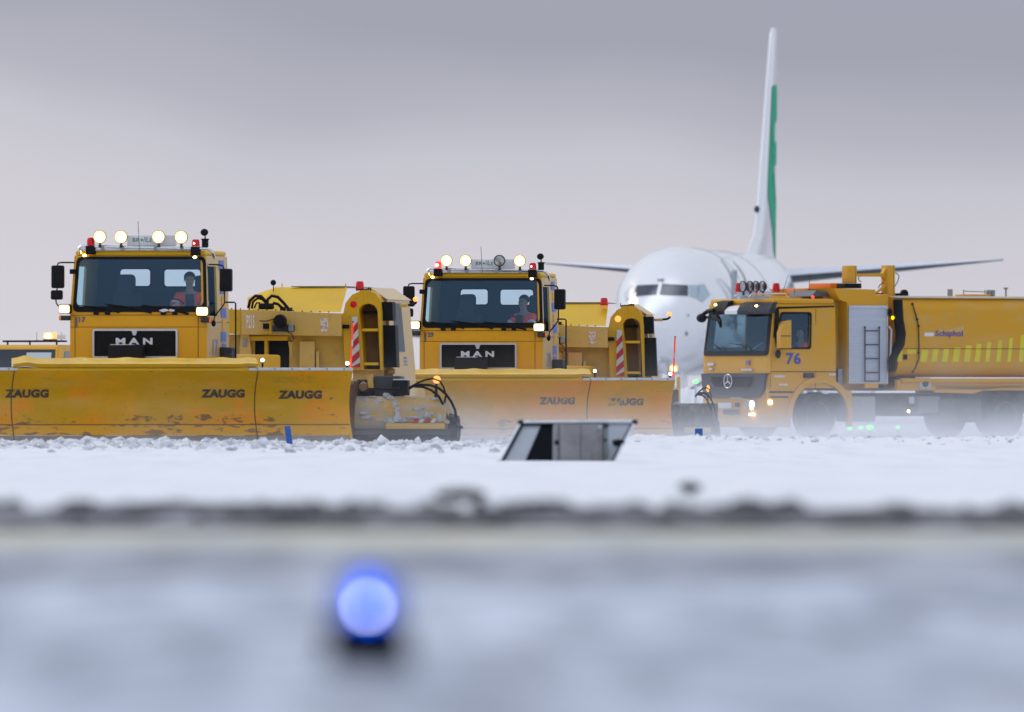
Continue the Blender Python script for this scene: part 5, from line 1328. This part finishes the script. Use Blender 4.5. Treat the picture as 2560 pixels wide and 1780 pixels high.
decal('green_patch', [(36.2, 11.25), (34.7, 11.15), (33.9, 9.8), (33.0, 8.2), (32.7, 7.4), (33.6, 6.9), (34.9, 6.3), (36.9, 5.3), (36.95, 6.2), (37.1, 7.3), (35.0, 7.4), (34.7, 7.9), (35.0, 8.45), (37.1, 8.6), (37.2, 9.3), (35.6, 9.4), (35.7, 9.9), (37.35, 10.1), (37.4, 11.0), (37.0, 11.25)], green_p, finob, bf_, (-1, 0, 0), .012, 'x', 4)
MB().ball((-.02, 31.0, 7.0), .12, (.8, 1, 1), 2).build('air_inlet', underwing, finob)
# tailplanes and wings: white above, dark below
def wing(name, sx, root_c, tip_c, rc, tc_, th_r, th_t, mt=None):
    (x0, y0, z0), (x1, y1, z1) = root_c, tip_c
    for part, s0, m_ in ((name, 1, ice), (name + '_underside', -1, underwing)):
        b = MB(); vs = []; fs = []; NS = 8; npf = len(shape)
        for i in range(NS + 1):
            t_ = i / NS; x = sx * (x0 + (x1 - x0) * t_); y = y0 + (y1 - y0) * t_; z = z0 + (z1 - z0) * t_; c_ = rc + (tc_ - rc) * t_; th = th_r + (th_t - th_r) * t_
            vs += [(x, y + c_ * u, z + s0 * th * w_) for u, w_ in shape]
            vs += [(x, y + c_ * u, z - s0 * .004) for u, w_ in shape]
        m2 = 2 * npf
        for i in range(NS):
            for k in range(npf - 1):
                a = i * m2 + k; fs.append((a, a + 1, a + m2 + 1, a + m2)); a += npf; fs.append((a, a + m2, a + m2 + 1, a + 1))
        b._faces(vs, fs); b.build(part, m_, pl if s0 == 1 else wing.top) if s0 == -1 else setattr(wing, 'top', b.build(part, m_, pl))
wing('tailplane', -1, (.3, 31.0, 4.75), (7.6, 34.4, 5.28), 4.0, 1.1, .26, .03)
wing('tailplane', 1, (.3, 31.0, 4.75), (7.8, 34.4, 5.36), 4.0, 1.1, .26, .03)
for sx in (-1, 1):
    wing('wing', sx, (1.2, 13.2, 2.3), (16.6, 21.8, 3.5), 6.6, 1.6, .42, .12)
    e_ = MB().lathe([(.95, 0), (1.08, .12), (1.14, .8), (1.05, 2.2), (.8, 3.2), (.5, 3.8), (.001, 3.85)], (sx * 4.83, 10.6, 1.72), 'y', 32).build('engine', planewhite, pl)
    MB().lathe([(.95, .01), (.86, .25), (.84, .6), (.001, .6)], (sx * 4.83, 10.6, 1.72), 'y', 32).build('intake', underwing, e_)
    MB().lathe([(.001, .15), (.1, .3), (.25, .58)], (sx * 4.83, 10.6, 1.72), 'y', 16).build('spinner', grey, e_)
    MB().cyl((sx * 2.9, 19, .6), (sx * 2.9, 19, 2.3), .11, .11, 10).build('main_gear', grey, pl)
    for o_ in (-.25, .25): MB().lathe([(.2, -.17), (.5, -.17), (.55, -.1), (.55, .1), (.5, .17), (.2, .17)], (sx * 2.9 + o_ * 1.6, 19, .56), 'x', 22).build('main_wheel', rubber, pl)
MB().cyl((0, 4.1, .4), (0, 4.3, 2.0), .09, .11, 10).build('nose_gear', grey, pl)
for o_ in (-.2, .2): MB().lathe([(.12, -.09), (.3, -.1), (.34, -.06), (.34, .06), (.3, .1), (.12, .09)], (o_, 4.1, .34), 'x', 20).build('nose_wheel', rubber, pl)
for sx in (-1, 1): MB().box(sx * .38, sx * .42, 3.4, 5.2, .95, 1.6, .01).build('gear_door', planewhite, pl)
s = MB(); s.tube([(-.2, 3.9, .75), (-.9, 4.2, 1.55)], .05, 8); s.tube([(.2, 3.9, .8), (1.4, 4.2, 1.5)], .05, 8); s.build('gear_strut', underwing, pl)
MB().box(-.3, .3, 3.7, 3.8, .9, 1.1, .03).build('taxi_light_housing', darkgrey, pl)

# ---------------------------------------------------------------- yellow car at the left
C = Frame(112, 256, GZ, 14)
C.R = C.R - Vector((.92 * C.c, -.92 * C.s, 0))
cr_ = C.root('service_car', 'yellow airport service car with amber roof light, half hidden behind the first plough', 'car')
def cf(x, y, dep=0.0): return C.f(*q1(x, y), dep)
# body in its own axes: y=0 bumper, 4.6 m long
MB().prism([(0, .35), (0, .95), (.12, 1.08), (1.1, 1.2), (4.45, 1.22), (4.6, 1.0), (4.6, .35)], -.92, .92, 'x').build('body', paint, cr_)
b = MB(); ZR = 2.04
lo = [(-.86, 1.05, 1.16), (.86, 1.05, 1.16), (.86, 4.5, 1.20), (-.86, 4.5, 1.20)]
hi = [(-.74, 1.85, ZR), (.74, 1.85, ZR), (.74, 4.2, ZR), (-.74, 4.2, ZR)]
b.hexa(lo, hi); bmesh.ops.bevel(b.bm, geom=b.bm.edges[:], offset=.06, segments=3, affect='EDGES'); b.build('cabin', paint, cr_)
def on_face(u, v, A_, B_, C_, D_, off):   # bilinear on a quad, pushed out
    A_, B_, C_, D_ = map(Vector, (A_, B_, C_, D_)); nrm = (B_ - A_).cross(D_ - A_).normalized()
    return (A_ * (1 - u) * (1 - v) + B_ * u * (1 - v) + C_ * u * v + D_ * (1 - u) * v) + nrm * off
def quad_pane(name, Q, us, vs_, m_, off, parent):
    b = MB(); c_ = [(us[0], vs_[0]), (us[1], vs_[0]), (us[2], vs_[1]), (us[3], vs_[1])]
    pts = [on_face(u, v, *Q, off) for u, v in c_] + [on_face(u, v, *Q, off - .03) for u, v in c_]
    b._faces(pts, [(0, 1, 2, 3), (7, 6, 5, 4), (0, 4, 5, 1), (1, 5, 6, 2), (2, 6, 7, 3), (3, 7, 4, 0)]); return b.build(name, m_, parent)
Qf = (lo[0], lo[1], hi[1], hi[0]); Qs = (lo[1], lo[2], hi[2], hi[1])
wsn = quad_pane('windscreen', Qf, (.04, .96, .93, .07), (.02, .88), dark_glass, .012, cr_)
quad_pane('sun_glare_strip', Qf, (.52, .90, .88, .52), (.45, .80), grey_glass, .016, wsn)
quad_pane('side_window', Qs, (.07, .40, .40, .15), (.08, .84), mat('car_side_glass', (.10, .13, .15), .08), .012, cr_)
quad_pane('side_window', Qs, (.44, .68, .68, .44), (.08, .84), mat('car_side_glass', (.10, .13, .15), .08), .012, cr_)
quad_pane('side_window', Qs, (.72, .92, .90, .72), (.08, .84), mat('car_side_glass', (.10, .13, .15), .08), .012, cr_)
MB().box(-.70, .72, 2.3, 2.42, ZR + .06, ZR + .10, .01).build('roof_bar', black, cr_)
for x_ in (-.6, -.1, .5): MB().cyl((x_, 2.36, ZR - .01), (x_, 2.36, ZR + .07), .02, .02, 6).build('bar_foot', black, cr_)
u, w_ = cf(455, 1195, 2.36)
MB().box(u - .14, u + .14, 2.28, 2.44, ZR + .101, ZR + .125, .01).build('beacon_base', darkgrey, cr_)
bc = MB().box(u - .13, u + .13, 2.29, 2.43, ZR + .126, ZR + .27, .02).build('beacon', amber_lit, cr_)
MB().ball((u - .02, 2.28, ZR + .19), .07, (1.3, .5, .8), 2).build('beacon_bulb', amber_hot, bc)
for x_ in (u - .3, u + .25): MB().cyl((x_, 2.36, ZR + .1), (x_, 2.36, ZR + .28), .006, .004, 5).build('antenna', black, cr_)
MB().box(u + .16, .68, 2.31, 2.42, ZR + .13, ZR + .22, .01).build('light_board', white, cr_)
MB().tube([(.86, 1.45, 1.25), (1.0, 1.4, 1.3)], .03, 8).build('mirror_stem', black, cr_)
MB().ball((1.06, 1.38, 1.33), .11, (1, .6, .75), 2).build('mirror', paint, cr_)
for y_ in (.9, 3.7):
    for sx in (-1, 1):
        w = MB().lathe([(.2, -.11), (.32, -.11), (.35, -.07), (.35, .07), (.32, .11), (.2, .11)], (sx * .84, y_, .35), 'x', 22).build('wheel', rubber, cr_)
        MB().lathe([(.001, -.09), (.2, -.1), (.2, .1), (.001, .09)], (sx * .84, y_, .35), 'x', 14).build('rim', silver, w)
for sx in (-1, 1): MB().box(sx * .8, sx * .5, -.01, .08, .72, .9, .02).build('headlight', lamp_on, cr_)

# ---------------------------------------------------------------- small things
def wp(px, py, D): return Vector(((px - 1280) * D / FPX, D, 1 - (py - HOR) / FPX * D))
# tilted sign box lying in the snow
D_ = 150
def sp(x, y, dy=0.0):
    D2 = D_ + dy; return wp(1220 + .17422 * x, 1040 + .17422 * y, D2)
sg = thing('tilted_sign', 'tilted grey sign box with black corners standing in the snow below the second plough', 'sign', wp(1450, 1162, D_) )
o0 = sg.location.copy()
def S(x, y, dy=0.0): return tuple(sp(x, y, dy) - o0)
dT, dB = .40, -.12                     # the top leans away
def face_pt(x, y):                     # on the leaning panel, its right end nearer
    k = (y - 90) / (665 - 90); return S(x, y, (dT * (1 - k) + dB * k) * 1.0 + .25 * (1 - (x / 2100)))
def slab(pts, th, name, m_, parent, off=0.0):
    f_ = [Vector(face_pt(*q)) + Vector((0, -off, 0)) for q in pts]; n_ = len(f_)
    b = MB(); b._faces([tuple(v) for v in f_] + [tuple(v + Vector((0, th, 0))) for v in f_], [tuple(range(n_)), tuple(range(2 * n_ - 1, n_ - 1, -1))] + [(i, i + n_, (i + 1) % n_ + n_, (i + 1) % n_) for i in range(n_)])
    return b.build(name, m_, parent)
pane_m = mat('sign_pane', (0.36, 0.41, 0.47), .3, var=[(2, .4, .7, (.46, .51, .56), .6)])
slab([(480, 105), (2080, 100), (1790, 665), (170, 665)], .04, 'sign_pane', pane_m, sg)
slab([(770, 105), (930, 105), (925, 685), (520, 675)], .03, 'reflection_shade_patch', mat('sign_black', (.003, .005, .009), .8, spec=.1), sg, .012)  # black slab paints the pane's dark reflection and the cabinet's shaded side
fr_ = mat('sign_frame_metal', (.66, .71, .78), .35, metal=.4)
for pts in (((470, 95), (2100, 85)), ((470, 100), (165, 662)), ((2100, 95), (1800, 665)), ((165, 664), (540, 672))):
    a = Vector(face_pt(*pts[0])); b_ = Vector(face_pt(*pts[1]))
    MB().tube([tuple(a + Vector((0, -.02, 0))), tuple(b_ + Vector((0, -.02, 0)))], .021 if pts[0][1] < 90 or pts[1][1] < 90 else .015, 10).build('frame_bar', fr_, sg)
for pts in (((495, 122), (215, 640)), ((2060, 120), (1775, 660)), ((490, 122), (1700, 116))):
    a = Vector(face_pt(*pts[0])); b_ = Vector(face_pt(*pts[1])); MB().tube([tuple(a + Vector((0, -.03, 0))), tuple(b_ + Vector((0, -.03, 0)))], .012, 8).build('frame_gasket', mat('sign_black', (.003, .005, .009), .8, spec=.1), sg)
for q, r_ in (((470, 95), .040), ((2105, 88), .038), ((158, 662), .030), ((1800, 662), .018)):
    v = Vector(face_pt(*q)); MB().ball((v.x, v.y - .02, v.z), r_, (1.1, 1, .9), 2).build('corner_cap', black, sg)
# upright cabinet in front of the leaning pane
bx = [S(940, 112, -.16), S(1660, 112, -.12), S(1660, 700, -.12), S(940, 720, -.16)]
b = MB(); back = [(v[0], v[1] + .22, v[2]) for v in bx]
b._faces(bx + back, [(0, 1, 2, 3), (7, 6, 5, 4), (0, 4, 5, 1), (1, 5, 6, 2), (2, 6, 7, 3), (3, 7, 4, 0)])
cab_m = mat('weathered_grey_cabinet', (.30, .30, .31), .6, var=[((3, 1, 2), .45, .65, (.17, .165, .165), .7), (14, .55, .7, (.12, .12, .12), .5)])
cabn = b.build('cabinet', cab_m, sg)
bx = [S(1662, 115, -.10), S(1725, 115, -.02), S(1725, 690, -.02), S(1662, 700, -.10)]
b = MB(); back = [(v[0], v[1] + .15, v[2]) for v in bx]
b._faces(bx + back, [(0, 1, 2, 3), (7, 6, 5, 4), (0, 4, 5, 1), (1, 5, 6, 2), (2, 6, 7, 3), (3, 7, 4, 0)])
b.build('cabinet_return', mat('green_grey_metal', (.17, .20, .20), .5), sg)
for xx, w2 in ((1018, .006), (1330, .004), (1655, .008)):
    a = Vector(S(xx, 125, -.165)); b_ = Vector(S(xx, 705, -.165)); MB().tube([tuple(a), tuple(b_)], w2, 6).build('cabinet_seam', darkgrey, cabn)
v = S(985, 380, -.18); MB().ball((v[0], v[1], v[2]), .028, (1, .6, 1.2), 2, .4).build('latch', black, cabn)
v = S(1685, 345, -.18); MB().ball((v[0], v[1], v[2]), .022, (1.3, .6, 1), 2, .4).build('latch', darkgrey, cabn)
v = S(1610, 155, -.18); MB().ball((v[0], v[1], v[2]), .016, (1.3, .6, 1), 2).build('hinge', silver, cabn)
v = S(1690, 140, -.12); MB().ball((v[0], v[1], v[2]), .03, (1.4, .8, 1), 2, .4).build('hinge', darkgrey, cabn)
v = face_pt(1870, 385); MB().ball((v[0], v[1] - .03, v[2]), .06, (1.25, .6, .85), 2, .35).build('lamp_socket', black, sg)
# drift at the sign's foot
dr = MB()
for k in range(26):
    x_ = 90 + k * 75; v = S(x_, 735 - 8 * math.sin(k), -.25); dr.ball((v[0], v[1], v[2] - .045), .075, (1.6, 1.6, .6), 3, .25)
dr = dr.build('snow_drift', snow, None); dr.location = o0; dr['kind'] = 'stuff'

# blue marker posts
for (px, py0, py1, D_m, w_, lb, lean) in ((724, 1108, 1065, 194, .05, 'leaning blue marker post in the snow in front of the plough of truck 17', -.04), (1747, 1090, 1071, 200, .065, 'short blue marker post in the snow below the front of tanker 76', 0)):
    a = wp(px, py0, D_m); h_ = (py0 - py1) * D_m / FPX
    pst = MB().box(-w_, w_, -.04, .04, -.12, h_, .01)
    for v in pst.bm.verts: v.co.x += lean * v.co.z / .3
    po = pst.build('marker_post', blue_plastic); po.location = a
    tag(po, lb, 'marker post', 'blue marker posts along the runway edge')
# distant amber light on its white post
mp_ = thing('light_post', 'slim white post with a glowing amber light between the second plough and the tanker', 'light post', wp(1684, 1100, 246))
MB().tube([(.02, 0, -.1), (-.02, 0, 1.38)], .045, 10).build('post', dirty_white, mp_)
MB().box(.06, .14, .02, .08, -.1, 1.3, .01).build('post_back', paint_tan, mp_)
MB().tube([(.0, 0, .5), (.18, 0, .52)], .02, 8).build('clamp', darkgrey, mp_)
MB().lathe([(.05, 0), (.085, .03), (.085, .11), (.05, .15), (.001, .16)], (0, 0, 1.39), 'z', 16).build('amber_lamp', amber_lit, mp_)
MB().ball((0, -.07, 1.46), .055, (1, .5, 1), 2).build('lamp_bulb', amber_hot, mp_)
# snow banks far behind, seen under the vehicles
def bank(px0, px1, py, D2, label, seed, hh=None):
    x0_ = (px0 - 1280) * D2 / FPX; x1_ = (px1 - 1280) * D2 / FPX; top = 1 - (py - HOR) / FPX * D2 - GZ
    b = MB(); nx_, ny_ = 40, 14; vs = []; fs = []
    for j in range(ny_ + 1):
        for i in range(nx_ + 1):
            u = i / nx_; v = j / ny_
            h = top * (math.sin(math.pi * v) ** .6) * (sstep(0, .12, u) * sstep(1, .9, u)) * (1 + .10 * noise.noise(Vector((u * 9, v * 3, seed))))
            vs.append((x0_ + (x1_ - x0_) * u, D2 + 4 * v, GZ - .03 + h))
    for j in range(ny_):
        for i in range(nx_): fs.append((j * (nx_ + 1) + i, j * (nx_ + 1) + i + 1, (j + 1) * (nx_ + 1) + i + 1, (j + 1) * (nx_ + 1) + i))
    b._faces(vs, fs); o = b.build('snow_bank', snow); tag(o, label, 'snow bank'); return o
bank(1690, 1800, 966, 300, 'white snow bank seen between the light post and the tanker front', 3)
bank(2080, 2330, 1064, 292, 'low white snow bank seen beneath the tanker between its wheels', 5)
for i, (px, py) in enumerate(((2124, 1071), (2152, 1070), (2175, 1069), (2245, 1069), (1739, 954))):
    D2 = 290 if i < 4 else 299
    a = wp(px, py, D2)
    g = thing('taxiway_light', ('tiny green light on the snow under the tanker, first from its front wheel', 'tiny green light on the snow under the tanker, second from its front wheel', 'tiny green light on the snow under the tanker, third from its front wheel', 'tiny green light on the snow under the tanker, nearest its rear wheels', 'tiny green light above the snow bank beside the tanker\'s grille')[i], 'taxiway light', (a.x, a.y, GZ), group='green taxiway lights')
    hz = a.z - GZ
    MB().cyl((0, 0, 0), (0, 0, hz - .03), .03, .03, 8).build('stem', dirty_white, g)
    MB().ball((0, 0, hz), .055 if i != 2 else .075, (1.2, 1, .8), 2).build('lens', green_lit, g)

# blue taxiway edge light, near and far out of focus
el = thing('edge_light', 'glowing blue taxiway edge light on a dark stem, standing on the nearest pavement', 'edge light', wp(920, 1671, 25.4))
el.scale = (.6, .6, .6)
MB().lathe([(.16, -.05), (.16, .03), (.15, .05), (.14, .14), (.13, .165), (.10, .178), (.001, .178)], (0, 0, 0), 'z', 24).build('base', mat('edge_light_body', (.002, .003, .010), .9, spec=.0), el)
gl_m = mat('blue_glow_glass', (.0, .02, .2), .8, spec=.05, emit=((.0, .10, 1.0), .45))
gl = MB().lathe([(.105, .180), (.115, .19), (.112, .27), (.085, .31), (.05, .33), (.001, .335)], (0, 0, 0), 'z', 24).build('blue_globe', gl_m, el)
MB().lathe([(.001, .181), (.026, .185), (.026, .30), (.001, .305)], (0, -.118, 0), 'z', 16).build('tube_glow', mat('edge_tube_glow', (0, .02, .5), .3, emit=((.0, .12, 1.0), 4.2)), el)
MB().ball((0, -.155, .221), .0135, (1, .4, 1.05), 3).build('lamp_core', mat('edge_lamp_core', (.6, .7, 1), .2, emit=((.40, .43, .62), 34.0)), el)

# ---------------------------------------------------------------- blown snow around the vehicles
def fog(name, x0, x1, y0, y1, z0, z1, dens, zscale, xlo=None, xhi=None, nscale=.55):
    m = bpy.data.materials.new(name + '_air'); m.use_nodes = True; t = m.node_tree; t.nodes.clear()
    out = t.nodes.new('ShaderNodeOutputMaterial'); pv = t.nodes.new('ShaderNodeVolumePrincipled')
    pv.inputs['Color'].default_value = (.93, .95, 1, 1); pv.inputs['Anisotropy'].default_value = .0
    tc_n = t.nodes.new('ShaderNodeTexCoord'); sp_ = t.nodes.new('ShaderNodeSeparateXYZ'); t.links.new(tc_n.outputs['Object'], sp_.inputs[0])
    def M(op, *a):
        q = t.nodes.new('ShaderNodeMath'); q.operation = op
        for i, v in enumerate(a):
            if isinstance(v, (int, float)): q.inputs[i].default_value = v
            else: t.links.new(v, q.inputs[i])
        return q.outputs[0]
    h = M('SUBTRACT', sp_.outputs[2], z0); ex = M('POWER', 2.71828, M('DIVIDE', h, -zscale))
    mp_n = t.nodes.new('ShaderNodeMapping'); mp_n.inputs['Scale'].default_value = (nscale, nscale * .25, nscale * 1.3); t.links.new(tc_n.outputs['Object'], mp_n.inputs[0])
    ns_ = t.nodes.new('ShaderNodeTexNoise'); ns_.inputs['Scale'].default_value = 1; ns_.inputs['Detail'].default_value = 3; t.links.new(mp_n.outputs[0], ns_.inputs['Vector'])
    nz = M('MULTIPLY', M('MAXIMUM', M('SUBTRACT', ns_.outputs[0], .25), 0.0), 3.2)
    d_ = M('MULTIPLY', M('MULTIPLY', ex, nz), dens)
    if xlo is not None:
        mr_ = t.nodes.new('ShaderNodeMapRange'); mr_.interpolation_type = 'SMOOTHSTEP'; t.links.new(sp_.outputs[0], mr_.inputs[0])
        mr_.inputs[1].default_value = xlo; mr_.inputs[2].default_value = xhi; d_ = M('MULTIPLY', d_, mr_.outputs[0])
    # fades out towards the box's top
    mt = t.nodes.new('ShaderNodeMapRange'); t.links.new(sp_.outputs[2], mt.inputs[0]); mt.inputs[1].default_value = z1; mt.inputs[2].default_value = z1 - .5
    d_ = M('MULTIPLY', d_, mt.outputs[0])
    t.links.new(d_, pv.inputs['Density']); t.links.new(pv.outputs[0], out.inputs['Volume'])
    o = MB().box(x0, x1, y0, y1, z0, z1).build(name, m, smooth=False); o['kind'] = 'stuff'; return o
fog('blowing_snow', -14, 14, 201.3, 226.5, -.2, 2.0, .19, .32)
fog('blowing_snow', -4, 18, 227, 264, -.25, 3.2, .044, .50, -2.5, 3.0)
fog('blowing_snow', -14, 30, 285, 340, -.25, 5.0, .014, 1.3)
